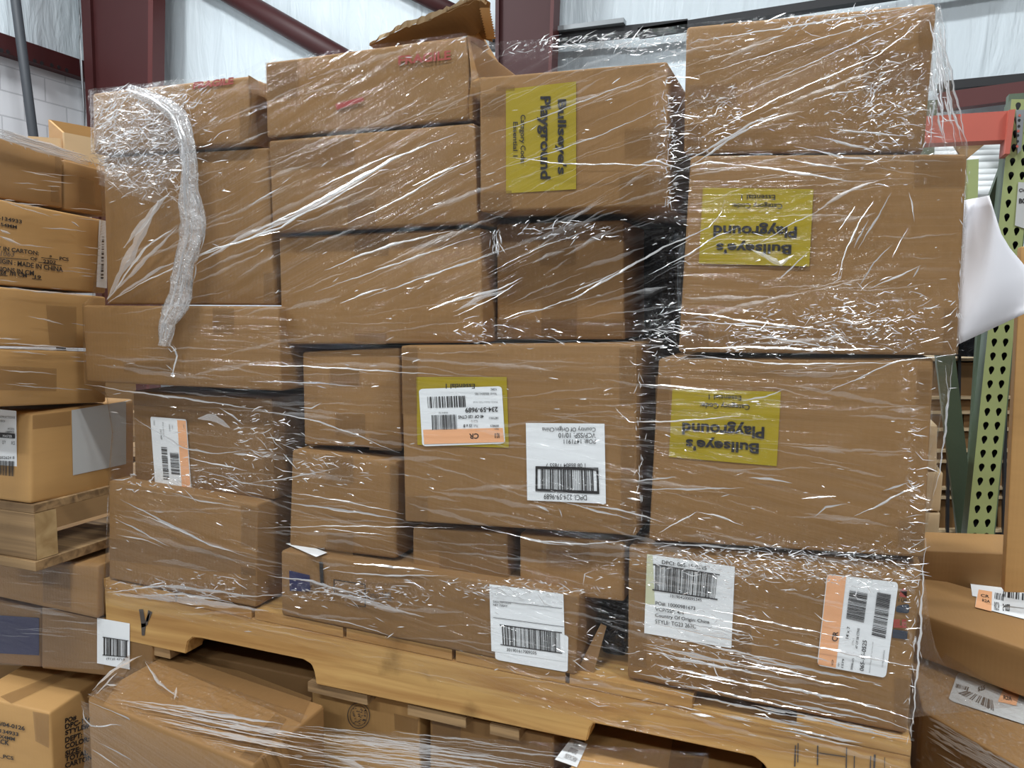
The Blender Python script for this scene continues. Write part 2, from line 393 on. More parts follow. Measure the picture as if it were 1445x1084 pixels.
_tx = {}
def text_shape(st, bold=0.0):
    key = (st, bold)
    if key not in _tx:
        c = bpy.data.curves.new('t', 'FONT'); c.body = st; c.size = 1; c.resolution_u = 3; c.offset = bold
        c.dimensions = '2D'; c.fill_mode = 'BOTH' if hasattr(c, 'fill_mode') else 'BOTH'
        o = bpy.data.objects.new('t', c)
        me = bpy.data.meshes.new_from_object(o)
        v = np.array([x.co[:2] for x in me.vertices]); f = [tuple(p.vertices) for p in me.polygons]
        lo, hi = v.min(0), v.max(0)
        v = (v - lo) / (hi - lo); v[:, 1] = 1 - v[:, 1]
        _tx[key] = (v, f)
        bpy.data.meshes.remove(me); bpy.data.objects.remove(o); bpy.data.curves.remove(c)
    return _tx[key]
def texts(face, name, items, mat, lift=0.0006, parent=None, bold=0.0):
    """items: (string, reading quad TL TR BR BL in picture coordinates)"""
    V, Fc = [], []
    for st, q in items:
        v, f = text_shape(st, bold); a = len(V)
        V += [face.p(*bil(q, x, y), lift) for x, y in v]
        Fc += [tuple(i + a for i in t) for t in f]
    return put(name, mesh_of(name, V, Fc), mat, parent or face.parent)
def tq(x0, y0, x1, y1, rot=0, sl=0.0, sv=0.0):
    """box in the picture -> reading quad; rot 0 upright, 180 upside down, 90 reading downwards, 270 reading upwards; sl slope of the horizontal edges, sv lean of the vertical ones"""
    f = lambda x, y: (x + sv * (y - y0), y + sl * (x - x0))
    a, b, c, d = f(x0, y0), f(x1, y0), f(x1, y1), f(x0, y1)
    return {0: [a, b, c, d], 180: [c, d, a, b], 90: [b, c, d, a], 270: [d, a, b, c]}[rot]
def sub(q, u0, v0, u1, v1):
    return [tuple(bil(q, u0, v0)), tuple(bil(q, u1, v0)), tuple(bil(q, u1, v1)), tuple(bil(q, u0, v1))]
def barcode(face, q, parent=None, seed=1, n=34, mat=None, lift=0.0006, rails=False, frame=False):
    rnd = random.Random(seed); x = 0; bars = []
    ws = []
    while x < 1:
        w = rnd.choice((1, 1, 2, 3)) / (n * 3.6); g = rnd.choice((1, 1, 1, 2, 3)) / (n * 3.6)
        if x + w > 1: break
        bars.append(sub(q, x, 0, x + w, 1)); x += w + g
    if rails: bars += [sub(q, -.04, -.05, 1.03, 0), sub(q, -.04, 1, 1.03, 1.05)]
    if frame:
        bars += [sub(q, -.1, -.14, 1.1, 0), sub(q, -.1, 1, 1.1, 1.14), sub(q, -.1, 0, -.06, 1), sub(q, 1.06, 0, 1.1, 1)]
    return face.multi('barcode', bars, mat or M['ink'], lift, parent)

def bez(P, k):
    return P

GRP_MAIN = 'cartons on the wrapped load'
def carton(label, pts, ext, name='carton', mat='card', group=None, seed=0, r=.004, dent=.002, cat='box', tapes=()):
    """pts: front face TL TR BR BL (3-D); ext: 3-D vector to the back face"""
    pts = [np.asarray(p, float) for p in pts]; ext = np.asarray(ext, float)
    back = [p + ext for p in pts]
    allp = np.array(pts + back); loc = (*allp.mean(0)[:2], allp[:, 2].min())
    root = thing(name, label, cat, loc, group)
    put('carton_body', rounded_hexa(pts, back, r, dent, seed, 'carton_body'), M[mat], root)
    fc = Face(pts, root)
    for tqd in tapes: fc.patch('packing_tape', tqd, M['tape'], 0.0)
    fc.pts = pts
    return root, fc
def front(quad, y=YF): return [UY(x, yy, y) for x, yy in quad]
def back(d): return (0, d, 0)

# ------------------------------------------------------------------ the room
XW, YW = -6.2, 5.6
def rect(name, a, b, c, d, mat): return structure(put(name, mesh_of(name, [a, b, c, d], [(0, 1, 2, 3)]), mat))
rect('floor', (XW, -6, 0), (7, -6, 0), (7, YW, 0), (XW, YW, 0), M['concrete'])
zg = UX(57, 84, XW)[2]
structure(put('wall_left', box_mesh('wall_left', (XW - .2, -3, 0), (XW, YW + .2, zg)), M['block']))
# insulation blanket above the block wall: a softly billowed sheet
def billow(name, x0, y0, x1, y1, z0, z1, amp, nx=90, nz=30, seed=0):
    V, Fc = [], []
    d = np.array([x1 - x0, y1 - y0, 0]); L = np.linalg.norm(d); d /= L; n = np.array([-d[1], d[0], 0])
    if np.dot(n, CAM - np.array([x0, y0, 0])) < 0: n = -n
    for j in range(nz + 1):
        for i in range(nx + 1):
            s, t = i / nx * L, z0 + (z1 - z0) * j / nz
            w = float(vnoise(np.array([s * 1.7 + t * .8 + seed]), np.array([t * .45 + seed]), 1)[0]) + .5 * float(vnoise(np.array([s * 5 + t * 2.3]), np.array([t * .7 + seed]), 2)[0])
            seam = min(abs((s % 1.25) - 0), abs((s % 1.25) - 1.25)); pin = min(1, seam / .15)
            P = np.array([x0, y0, t]) + d * s + n * (amp * w * pin); V.append(P)
    for j in range(nz):
        for i in range(nx):
            a = j * (nx + 1) + i; Fc.append((a, a + 1, a + nx + 2, a + nx + 1))
    return structure(put(name, mesh_of(name, V, Fc, True), M['insul']))
billow('wall_left_upper', XW, -3, XW, YW, zg + .07, 6.4, .055, 100, 30, 3)
billow('wall_back', XW, YW, 7, YW, 0, 6.4, .03, 160, 30, 9)
# red girt on the left wall with its bolt holes
g = thing('wall_girt', 'dark red steel rail bolted along the top of the white block wall', 'beam', (XW, 2, zg))
put('rail', box_mesh('rail', (XW, -2, zg - .075), (XW + .11, YW - .2, zg + .075), .004), M['red'], g)
bolts = [UX(x, y, XW + .111) for x, y in ((2, 71), (11, 73), (49, 86), (59, 89), (73, 92), (83, 95), (94, 99))]
for bpnt in bolts:
    bm = bmesh.new(); bmesh.ops.create_cone(bm, cap_ends=True, segments=12, radius1=.016, radius2=.016, depth=.006, matrix=Matrix.Translation(Vector(bpnt)) @ Matrix.Rotation(math.pi / 2, 4, 'Y'))
    me = bpy.data.meshes.new('bolt'); bm.to_mesh(me); bm.free(); put('bolt', me, M['black'], g)
def tube(name, pts, r, mat, parent=None, seg=12, cap=True):
    pts = [Vector(tuple(map(float, p))) for p in pts]; V, Fc = [], []
    up = Vector((0, 0, 1))
    for i, p in enumerate(pts):
        t = (pts[min(i + 1, len(pts) - 1)] - pts[max(i - 1, 0)]).normalized()
        a = t.cross(up); a = a.normalized() if a.length > 1e-3 else Vector((1, 0, 0)); b = t.cross(a)
        rr = r[i] if hasattr(r, '__len__') else r
        for k in range(seg):
            an = 2 * math.pi * k / seg; V.append(p + (a * math.cos(an) + b * math.sin(an)) * rr)
    for i in range(len(pts) - 1):
        for k in range(seg):
            k2 = (k + 1) % seg; Fc.append((i * seg + k, i * seg + k2, (i + 1) * seg + k2, (i + 1) * seg + k))
    if cap: Fc += [tuple(range(seg))[::-1], tuple(range((len(pts) - 1) * seg, len(pts) * seg))]
    return put(name, mesh_of(name, V, Fc, True), mat, parent)
a0, a1 = UX(18, -30, XW + .35), UX(52, 230, XW + .35); dv = (a1 - a0) / (a0[2] - a1[2])
p_ = tube('conduit_pipe', [a0 - dv * 1.2, a1, a1 + dv * (a1[2] - 0.0)], .036, M['pipe'])
tag(p_, 'dark grey pipe rising in front of the white block wall at the far left', 'pipe')
tube('hanging_cable', [UX(110, -20, XW + .4), UX(113, 30, XW + .4), UX(112, 60, XW + .4), UX(119, 150, XW + .4), UX(122, 260, XW + .4)], .009, M['steel'])
tag(bpy.data.objects['hanging_cable'], 'thin pale cable hanging beside the left edge of the big red column', 'cable')
# columns: built-up I sections in the back wall's plane
def column(label, y, xs, ztop, zlow_px):
    L0, L1, L2, L3 = xs
    t = thing('steel_column', label, 'column', tuple(UY((L0[0] + L3[0]) / 2, 100, y) * np.array([1, 1, 0])))
    def slab(nm, a, b, y0, y1, mat):
        # a, b: picture x at y = 0 and y = 200 for the two edges
        def X(e, yy, z):  # position of the edge at height z
            P, Q = UY(e[0], 0, y0), UY(e[1], 200, y0); k = (z - Q[2]) / (P[2] - Q[2]); return Q[0] + (P[0] - Q[0]) * k
        V = []
        for z in (0.0, ztop):
            V += [(X(a, y, z), y0, z), (X(b, y, z), y0, z), (X(b, y, z), y1, z), (X(a, y, z), y1, z)]
        put(nm, mesh_of(nm, V, [(0, 1, 5, 4), (1, 2, 6, 5), (2, 3, 7, 6), (3, 0, 4, 7), (4, 5, 6, 7), (3, 2, 1, 0)]), mat, t)
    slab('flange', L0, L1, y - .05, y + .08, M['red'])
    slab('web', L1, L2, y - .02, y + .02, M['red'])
    slab('flange', L2, L3, y - .05, y + .08, M['red_light'])  # right flange in a lighter red than the web
column('big dark red steel column behind the top left carton', 5.25, ((114, 124), (127, 135), (209, 208), (216, 214)), 6.3, 200)
column('dark red steel column behind the torn cardboard flap', 5.3, ((699, 698), (704, 703), (777, 770), (782, 774)), 6.3, 100)
def strut(label, a, b, y, r, mat='red'):
    A, B = UY(*a, y), UY(*b, y); d = (B - A)
    o = tube('diagonal_brace', [A - d * (1.0 if r > .07 else 2.6), B + d * (1.3 if r > .07 else .55)], r, M[mat]); tag(o, label, 'beam', None)
    return o
strut('thick dark red diagonal pipe crossing the white wall above the fragile cartons', (322, -10), (470, 75), 5.46, .082)
strut('shorter dark red diagonal pipe ending at the torn cardboard flap', (590, -8), (650, 22), 5.49, .058)
# rails and ledges on the back wall
def wallbar(name, label, a, b, y, h, mat, cat='beam', ext=0.0):
    A, B = UY(*a, y), UY(*b, y)
    V = []
    for P in (A, B):
        V += [P + [0, 0, -h / 2], P + [0, 0, h / 2], P + [0, .08, h / 2], P + [0, .08, -h / 2]]
    o = put(name, mesh_of(name, V, [(0, 1, 5, 4), (1, 2, 6, 5), (2, 3, 7, 6), (3, 0, 4, 7), (0, 3, 2, 1), (4, 5, 6, 7)]), M[mat])
    return tag(o, label, cat)
wallbar('wall_girt', 'thin dark rail on the back wall above the tallest right hand carton', (900, 45), (1445, -40), 5.4, .05, 'black')
wallbar('wall_girt', 'dark ledge on the back wall left of the tallest right hand carton', (690, 63), (970, 33), 5.4, .06, 'black')
wallbar('wall_girt', 'pale steel rail on the back wall beside the second red column', (690, 52), (880, 28), 5.35, .03, 'steel')
wallbar('wall_girt', 'dark steel rail on the back wall above the red rack beam', (1325, 121), (1460, 108), 5.4, .05, 'black')
wallbar('wall_girt', 'red steel rail on the back wall above the red rack beam', (1325, 143), (1460, 125), 5.35, .10, 'red_light')

# ------------------------------------------------------------------ the main pallet
pal = thing('wooden_pallet', 'pale pine pallet with notched front rail under the wrapped brown cartons', 'pallet', (-.55, 1.4, .9))
TOPL, TOPR = (147, 829), (1285, 1067)
prof = [TOPL, TOPR, (1283, 1160), (1090, 1113), (1085, 1090), (1078, 1079), (1064, 1068), (838, 1021), (833, 1027), (828, 1047), (446, 966), (443, 948), (439, 938), (428, 931), (283, 901), (272, 900), (265, 906), (262, 923), (150, 899)]
P0 = [UY(x, y, YF) for x, y in prof]
def extrude_profile(name, P, d, mat, parent, bev=.0015):
    bm = bmesh.new(); vs = [bm.verts.new(p) for p in P]; f = bm.faces.new(vs)
    r_ = bmesh.ops.extrude_face_region(bm, geom=[f]); bmesh.ops.translate(bm, verts=[v for v in r_['geom'] if isinstance(v, bmesh.types.BMVert)], vec=Vector(d))
    bmesh.ops.recalc_face_normals(bm, faces=bm.faces)
    bmesh.ops.bevel(bm, geom=bm.edges[:], offset=bev, segments=2, affect='EDGES')
    me = bpy.data.meshes.new(name); bm.to_mesh(me); bm.free(); return put(name, me, mat, parent)
PD = 1.0
st_front = extrude_profile('stringer', P0, (0, .038, 0), M['wood'], pal)
for k in (1, 2):
    dy = (PD - .038) * k / 2
    o = st_front.copy(); COL.objects.link(o); o.parent = pal; o.matrix_parent_inverse = st_front.matrix_parent_inverse.copy(); o.location = (0, dy, 0)
eL, eR = P0[0], P0[1]
def on_top(s, dz=0): return eL + (eR - eL) * s + np.array([0, 0, dz])
bsl = (eR - eL)
TH = .015
for s0, s1 in ((0.0, .125), (.13, .25), (.255, .385), (.39, .53), (.535, .665), (.67, .80), (.90, 1.0)):
    a, b = on_top(s0), on_top(s1)
    V = [a, b, b + [0, 0, TH], a + [0, 0, TH]]; V += [p + np.array([0, PD, 0]) for p in V]
    put('deckboard', mesh_of('deckboard', V, [(0, 1, 2, 3), (5, 4, 7, 6), (3, 2, 6, 7), (1, 0, 4, 5), (0, 3, 7, 4), (2, 1, 5, 6)]), M['wood'], pal)
Bl, Br = P0[18], P0[2]
def on_bot(s, dz=0): return Bl + (Br - Bl) * s + np.array([0, 0, dz])
for s0, s1, mt in ((.03, .11, 'wood_old'), (.33, .415, 'wood_old'), (.47, .545, 'wood_old'), (.575, .61, 'wood_old'), (.90, .99, 'wood_old')):
    a, b = on_bot(s0), on_bot(s1)
    V = [a, b, b - [0, 0, TH], a - [0, 0, TH]]; V = [p + np.array([0, .004, 0]) for p in V]; V += [p + np.array([0, PD - .01, 0]) for p in V]
    put('bottom_board', mesh_of('bottom_board', V, [(3, 2, 1, 0), (4, 5, 6, 7), (2, 3, 7, 6), (0, 1, 5, 4), (3, 0, 4, 7), (1, 2, 6, 5)]), M[mt], pal)
fp = Face([P0[0], P0[1], P0[2], P0[18]], pal, .0008)
# charred knot mark and saw cuts on the rail
fp.multi('burn_mark', [[(196, 860), (202, 860), (206, 884), (200, 886)], [(212, 862), (206, 873), (203, 884), (208, 882), ][:4], [(209, 861), (215, 864), (210, 876), (206, 878)], [(199, 880), (206, 880), (204, 897), (200, 897)]], M['ink_soft'])
fp.multi('saw_cut', [[(1121.5, 1052), (1123.5, 1052), (1122.5, 1082), (1120.5, 1082)], [(1125.5, 1049), (1127, 1049), (1126.5, 1076), (1125, 1076)], [(1153, 1052), (1155, 1052), (1154.5, 1080), (1152.5, 1080)],
    [(1194, 1055), (1195.5, 1055), (1195, 1090), (1193, 1090)], [(1205, 1067), (1206.5, 1067), (1206, 1090), (1204.5, 1090)], [(1228, 1067), (1229.5, 1067), (1229, 1090), (1227, 1090)], [(1233, 1065), (1236, 1065), (1234.5, 1090), (1232, 1090)], [(1248, 1069), (1249, 1069), (1248.5, 1090), (1247.5, 1090)],
    [(1156, 1062), (1193, 1067.5), (1193, 1069), (1156, 1063.5)]], M['ink_soft'])

# ------------------------------------------------------------------ cartons of the main load
def tapeq(x0, y0, x1, y1, sl=0.0, sv=0.0): return tq(x0, y0, x1, y1, 0, sl, sv)
C = {}
def main(key, label, quad, depth=.42, y=YF, mat='card', **k):
    C[key] = carton(label, front(quad, y), back(depth), mat=mat, group=GRP_MAIN, seed=len(C) + 3, **k)
    return C[key]
main('A', 'crushed brown carton stamped in red at the top left corner of the load', [(129, 131), (351, 106), (353, 203), (131, 217)], .86, YF + .004, dent=.004, r=.006, tapes=[tapeq(210, 150, 262, 205, -.08), tapeq(338, 152, 352, 196, -.08)])
main('B', 'torn open carton stamped in red with a raised flap, top row of the load', [(374, 88), (658, 50), (663, 168), (376, 194)], .86, YF, dent=.003, tapes=[tapeq(374, 88, 420, 140, -.1)])
main('C', 'plain carton directly under the torn open carton', [(379, 198), (669, 173), (674, 314), (384, 328)], .86, YF + .003, tapes=[tapeq(490, 282, 530, 320, -.04), tapeq(379, 200, 500, 240, -.06)])
main('D', 'tall plain carton behind the hanging twist of film, left side', [(145, 222), (378, 208), (387, 431), (151, 429.5)], .86, YF + .016, tapes=[tapeq(372, 385, 387, 427)])
main('E', 'low wide carton jutting out at the left, under the twist of film', [(117, 431), (393, 433), (397, 552), (121, 539)], .86, YF, tapes=[tapeq(175, 510, 240, 524, .02), tapeq(300, 434, 330, 470, .02)])
main('F', 'plain carton in the middle with a faint tape mark, left of the small taped carton', [(393, 334), (678, 321), (682, 484), (397, 486)], .86, YF + .018, tapes=[tapeq(500, 330, 548, 362, -.03), tapeq(500, 470, 545, 486, 0)])
main('G', 'small carton with tape tabs set back under the yellow printed top carton', [(700, 316), (880, 310), (881, 479), (701, 478)], .86, YF + .055, tapes=[tapeq(761, 316, 812, 374, -.02), tapeq(764, 422, 814, 479), tapeq(701, 450, 882, 479)])
main('H', 'carton with a sideways yellow print, top row right of the torn carton', [(676, 109), (942, 86), (943, 291), (677, 299)], .86, YF, tapes=[tapeq(679, 132, 712, 165, -.08), tapeq(881, 180, 942, 222, -.05), tapeq(874, 245, 942, 290, -.05), tapeq(677, 270, 722, 298, -.03), tapeq(660 + 40, 120, 726, 128)])
main('I', 'big plain carton at the top right corner of the load', [(968, 37), (1322, 3), (1304, 214), (964, 217)], .86, YF + .002, r=.005, tapes=[tapeq(1218, 72, 1316, 128, 0), tapeq(1296, 20, 1320, 72, -.05), tapeq(968, 120, 1040, 152, -.06), tapeq(968, 175, 990, 216)])
main('J', 'big carton with an upside down yellow print, under the top right carton', [(974, 219), (1365, 217), (1350, 502), (957, 497)], .86, YF, mat='card', tapes=[tapeq(1332, 435, 1354, 500, 0, -.03), tapeq(960, 435, 1000, 496), tapeq(1290, 220, 1364, 262)])
main('K', 'carton with an upside down yellow print, third down on the right', [(929, 506), (1318, 506), (1304, 788), (915, 763)], .86, YF + .004, tapes=[tapeq(1294, 520, 1316, 570, 0, -.03), tapeq(1268, 735, 1304, 770, .02), tapeq(925, 530, 946, 600)])
main('L', 'carton with two white labels at the bottom right of the load', [(887, 770), (1301, 797), (1280, 1037), (885, 957)], .86, YF + .012, tapes=[tapeq(1030, 880, 1060, 985, .15), tapeq(887, 800, 912, 940, .1), tapeq(1262, 955, 1284, 1030, .2)])
main('M', 'large carton in the centre with white and peach labels', [(565, 488), (898, 485), (898, 757), (571, 736)], .86, YF - .002, tapes=[tapeq(567, 488, 589, 584), tapeq(572, 700, 603, 736), tapeq(874, 490, 898, 570), tapeq(876, 620, 898, 755, .05)])
main('N', 'small plain carton left of the centre carton, higher of two', [(426, 497), (563, 491), (566, 634), (429, 628)], .86, YF + .028, mat='card', tapes=[tapeq(465, 518, 507, 545), tapeq(473, 582, 515, 615, .05), tapeq(521, 612, 567, 635, .03)])
main('O', 'small sagging carton left of the centre carton, lower of two', [(411, 634), (560, 651), (559, 790), (407, 771)], .86, YF + .016, r=.006, tapes=[tapeq(459, 640, 498, 680, .06), tapeq(460, 750, 498, 783, .1), tapeq(550, 655, 562, 720)])
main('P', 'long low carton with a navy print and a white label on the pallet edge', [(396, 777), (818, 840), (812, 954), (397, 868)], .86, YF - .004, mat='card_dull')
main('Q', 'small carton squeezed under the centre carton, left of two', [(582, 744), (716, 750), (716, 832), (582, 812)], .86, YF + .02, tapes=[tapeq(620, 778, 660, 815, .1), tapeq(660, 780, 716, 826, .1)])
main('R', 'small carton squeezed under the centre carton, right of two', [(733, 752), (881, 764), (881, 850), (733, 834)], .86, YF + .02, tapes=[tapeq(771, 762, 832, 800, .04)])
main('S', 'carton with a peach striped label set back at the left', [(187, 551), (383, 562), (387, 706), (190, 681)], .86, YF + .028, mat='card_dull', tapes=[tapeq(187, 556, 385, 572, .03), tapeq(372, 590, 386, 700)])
main('T', 'carton with tape across its front on the pallet\'s left end', [(153, 678), (363, 712), (361, 858), (153, 817)], .86, YF - .002, mat='card', tapes=[tq(153, 758, 361, 790, 0, .11), tapeq(340, 712, 363, 770, .15), tapeq(340, 800, 361, 845, .15)])
# tops peeking: white slip on the long low carton's top edge
Pr, Pf = C['P']
top = Face([UY(396, 777, YF - .004), UY(818, 840, YF - .004), UY(818, 840, YF - .004) + [0, .3, 0], UY(396, 777, YF - .004) + [0, .3, 0]], Pr, .003)
sl = top.patch('address_slip', [(403, 767), (425, 766), (462, 780), (446, 786)], M['paper'])

# black plastic showing in the upper gap; lower bundle added to darken its opening
def bag(label, quad, y, d=.25):
    t, f = carton(label, front(quad, y), back(d), name='plastic_bag', mat='black_plastic', r=.02, dent=.02, cat='bag', seed=5)
    return t
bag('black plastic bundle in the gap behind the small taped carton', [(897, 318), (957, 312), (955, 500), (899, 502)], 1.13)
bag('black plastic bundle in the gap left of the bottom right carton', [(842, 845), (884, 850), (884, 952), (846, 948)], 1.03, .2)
# brown cardboard tongue leaning in the bottom gap
t = put('cardboard_scrap', mesh_of('cardboard_scrap', [UY(848, 880, .99), UY(856, 884, .99), UY(836, 955, .965), UY(812, 951, .962), UY(848, 880, .994), UY(856, 884, .994), UY(836, 955, .969), UY(812, 951, .966)], [(0, 1, 2, 3), (7, 6, 5, 4), (0, 4, 5, 1), (1, 5, 6, 2), (2, 6, 7, 3), (3, 7, 4, 0)]), M['card_dull'])
tag(t, 'loose strip of brown cardboard leaning in the gap beside the bottom right carton', 'cardboard scrap')

# torn flap standing on carton B, and its crumpled corner
Br_, Bf = C['B']
def sheet(name, poly, mat, parent, thick=.004, wav=.006, n=9):
    """poly: list of rows, each row a list of 3-D points; a thick, slightly wavy board"""
    rows = []
    for a, b in zip(poly[0], poly[1]):
        a, b = np.asarray(a, float), np.asarray(b, float); rows.append([a + (b - a) * k / n for k in range(n + 1)])
    V, Fc = [], []; m_ = len(rows)
    for side in (0, 1):
        for i, rw in enumerate(rows):
            for k, p in enumerate(rw):
                V.append(p + np.array([0, side * thick + wav * math.sin(i * 1.1 + k * .55), 0]))
    off = m_ * (n + 1)
    for i in range(m_ - 1):
        for k in range(n):
            a = i * (n + 1) + k; Fc.append((a, a + 1, a + n + 2, a + n + 1)); Fc.append((off + a, off + a + n + 1, off + a + n + 2, off + a + 1))
    rim = [(i * (n + 1)) for i in range(m_)] + [(m_ - 1) * (n + 1) + k for k in range(1, n + 1)] + [i * (n + 1) + n for i in range(m_ - 2, -1, -1)] + [k for k in range(n - 1, 0, -1)]
    for a, b in zip(rim, rim[1:] + rim[:1]): Fc.append((b, a, a + off, b + off))
    return put(name, mesh_of(name, V, Fc, False), mat, parent)
fy = YF + .10
low = [UY(x, y, YF + .03 + .07 * (i / 7)) for i, (x, y) in enumerate(((524, 67), (548, 64), (575, 61), (600, 59), (628, 55), (655, 52), (676, 52), (692, 57)))]
hi = [UY(x, y, YF + .02 - .03 * (i / 7)) for i, (x, y) in enumerate(((523, 65), (550, 50), (572, 37), (600, 29), (628, 17), (655, 6), (678, -3), (690, 2)))]
flap = sheet('flap', (low, hi), M['card_dull'], Br_, .005, .003)  # duller board than its carton, painting in the shade of the underside
rim_ = [np.array(p) + [0, -.002, 0] for p in hi]
V = []; Fc = []
rnd = random.Random(4)
for i in range(40):
    s = i / 39 * 7; k = min(6, int(s)); p = rim_[k] + (rim_[k + 1] - rim_[k]) * (s - k); q = np.array(low[min(7, k)]); dn = (q - p) / max(1e-6, np.linalg.norm(q - p))
    V += [p + [0, -.001, .004 * rnd.random() + .002], p + dn * (.006 + .008 * rnd.random()) + [0, -.003, 0]]
for i in range(39): Fc.append((2 * i, 2 * i + 1, 2 * i + 3, 2 * i + 2))
put('torn_edge', mesh_of('torn_edge', V, Fc), M['card_pale'], flap)
# corrugated raw end of the flap
V, Fc = [], []
for i in range(25):
    t_ = i / 24; a = UY(684 + 9 * t_, 12 + 44 * t_, YF - .01 + .1 * t_); wv_ = .0022 * (i % 2)
    V += [a + [-.004 - wv_, -.004, 0], a + [.006 + wv_, -.001, 0]]
for i in range(24): Fc.append((2 * i, 2 * i + 1, 2 * i + 3, 2 * i + 2))
put('corrugated_end', mesh_of('corrugated_end', V, Fc), M['card_torn'], flap)
# crushed side corner
c0 = [UY(659, 50, YF), UY(661, 80, YF), UY(663, 105, YF), UY(664, 122, YF), UY(663, 145, YF), UY(664, 168, YF)]
c1 = [UY(680, 48, YF + .10), UY(689, 66, YF + .11), UY(711, 102, YF + .16), UY(676, 109, YF + .03), UY(675, 140, YF + .03), UY(675, 168, YF + .03)]
sheet('crushed_corner', (c0, c1), M['card_gold'], Br_, .004, .004, 10)
# crumpled corner of A
Ar, Af = C['A']
c0 = [UY(350, 106, YF), UY(352, 130, YF), UY(352, 150, YF), UY(353, 175, YF), UY(354, 202, YF)]
c1 = [UY(366, 118, YF + .03), UY(374, 138, YF + .035), UY(376, 150, YF + .04), UY(376, 175, YF + .05), UY(377, 198, YF + .05)]
sheet('crushed_corner', (c0, c1), M['card'], Ar, .004, .005, 8)

# ---------------- printing and labels of the main load
BD = .03
# H: sideways yellow
_, f = C['H']
pan = f.patch('yellow_panel', [(714, 126), (813, 115), (813, 267), (714, 273)], M['yellow'], -.0004)
texts(f, 'printed_text', [("Bullseye's", tq(783.5, 140, 799.5, 246, 90)), ('Playground', tq(758, 136, 777, 253, 90, -.02))], M['ink'], parent=pan, bold=BD)
texts(f, 'printed_text', [('Category Code:', tq(732.5, 162, 741.5, 231, 90)), ('Essential 1', tq(724, 172, 730.5, 221, 90))], M['ink'], parent=pan, bold=.015)
# J
_, f = C['J']
pan = f.patch('yellow_panel', [(992, 265), (1148, 267), (1142, 376), (986, 372)], M['yellow'], -.0004)
texts(f, 'printed_text', [("Bullseye's", tq(1011, 339, 1117, 357.5, 180, .02, -.03)), ('Playground', tq(1007, 313, 1125, 334, 180, .015, -.03))], M['ink'], parent=pan, bold=BD)
texts(f, 'printed_text', [('Category Code:', tq(1033, 284.5, 1104, 294, 180, .01)), ('Essential 1', tq(1046, 274.5, 1094, 281.5, 180, .01))], M['ink'], parent=pan, bold=.015)
# K
_, f = C['K']
pan = f.patch('yellow_panel', [(949, 549), (1102, 553), (1096, 658), (944, 645)], M['yellow'], -.0004)
texts(f, 'printed_text', [("Bullseye's", tq(968, 615, 1071, 635, 180, .06, -.03)), ('Playground', tq(963, 591, 1079, 613, 180, .055, -.03))], M['ink'], parent=pan, bold=BD)
texts(f, 'printed_text', [('Category Code:', tq(988, 566, 1058, 576, 180, .04)), ('Essential 1', tq(1000, 556.5, 1046, 563.5, 180, .04))], M['ink'], parent=pan, bold=.015)
# M
_, f = C['M']
pan = f.patch('yellow_panel', [(587, 532), (715, 532), (718, 632), (589, 628)], M['yellow'], -.0004)
texts(f, 'printed_text', [('Essential 1', tq(629, 541.5, 670, 548.5, 180))], M['ink'], parent=pan, bold=.015)
lab = f.patch('shipping_label', [(591, 549), (708, 545), (713, 626), (596, 630)], M['paper'], .0004, corner=.05)
f.patch('peach_band', [(597, 606.5), (709.5, 604), (711.5, 624), (598.5, 627)], M['orange'], .0009, lab)
barcode(f, [(603, 560), (657, 558.5), (658, 574.5), (604, 576)], lab, 3, 24, lift=.001)
barcode(f, [(609, 586), (644.5, 585), (646, 606), (610, 607)], lab, 5, 18, lift=.001)
texts(f, 'printed_text', [('234-59-9689', tq(656.5, 575.5, 702.5, 582.5, 180, -.03)), ('CR', tq(662, 612, 675.5, 619.5, 180, -.03)), ('40 OF 120 CTNS', tq(646.5, 586.5, 682.5, 591, 180, -.03)), ('15 x 8', tq(654, 599, 666, 603.5, 180, -.03)),
    ('1471911', tq(690, 588.5, 703, 591.5, 180)), ('009823', tq(692, 599.5, 704, 602.5, 180)), ('V.SAC', tq(692, 548, 701, 551, 180)), ('PACK  00', tq(698, 611, 705, 618.5, 180))], M['ink'], .0012, lab, .02)
texts(f, 'printed_text', [('Bullseye Basket Table Small', tq(668, 566, 702, 568.5, 180)), ('Vend: 8868041785', tq(670, 554, 701, 557.5, 180)), ('8868041785', tq(619, 581.5, 632, 583.5, 180)), ('dept', tq(698, 604, 704, 607, 180)), ('Size 2', tq(665, 593, 674, 596, 180)), ('Pack', tq(668, 599.5, 674, 603, 180))], M['ink_grey'], .0012, lab)
lab = f.patch('shipping_label', [(742, 597), (853, 598), (855, 711), (744, 706)], M['paper'], .0002)
texts(f, 'printed_text', [('Country Of Origin:China', tq(765, 601.5, 840.5, 609.5, 180)), ('VCP/SSP: 10/10', tq(788, 611, 840.5, 618, 180)), ('PO#: 1471911', tq(795.5, 619.5, 840.5, 626.5, 180)), ('1 08 86804 17855 7', tq(770, 654, 826, 660, 180)), ('DPCI: 234-59-9689', tq(767.5, 697, 828, 704.5, 180, .03))], M['ink'], .0012, lab, .004)
barcode(f, [(763, 662), (837, 664), (838, 693), (763, 690)], lab, 8, 32, lift=.001, frame=True)
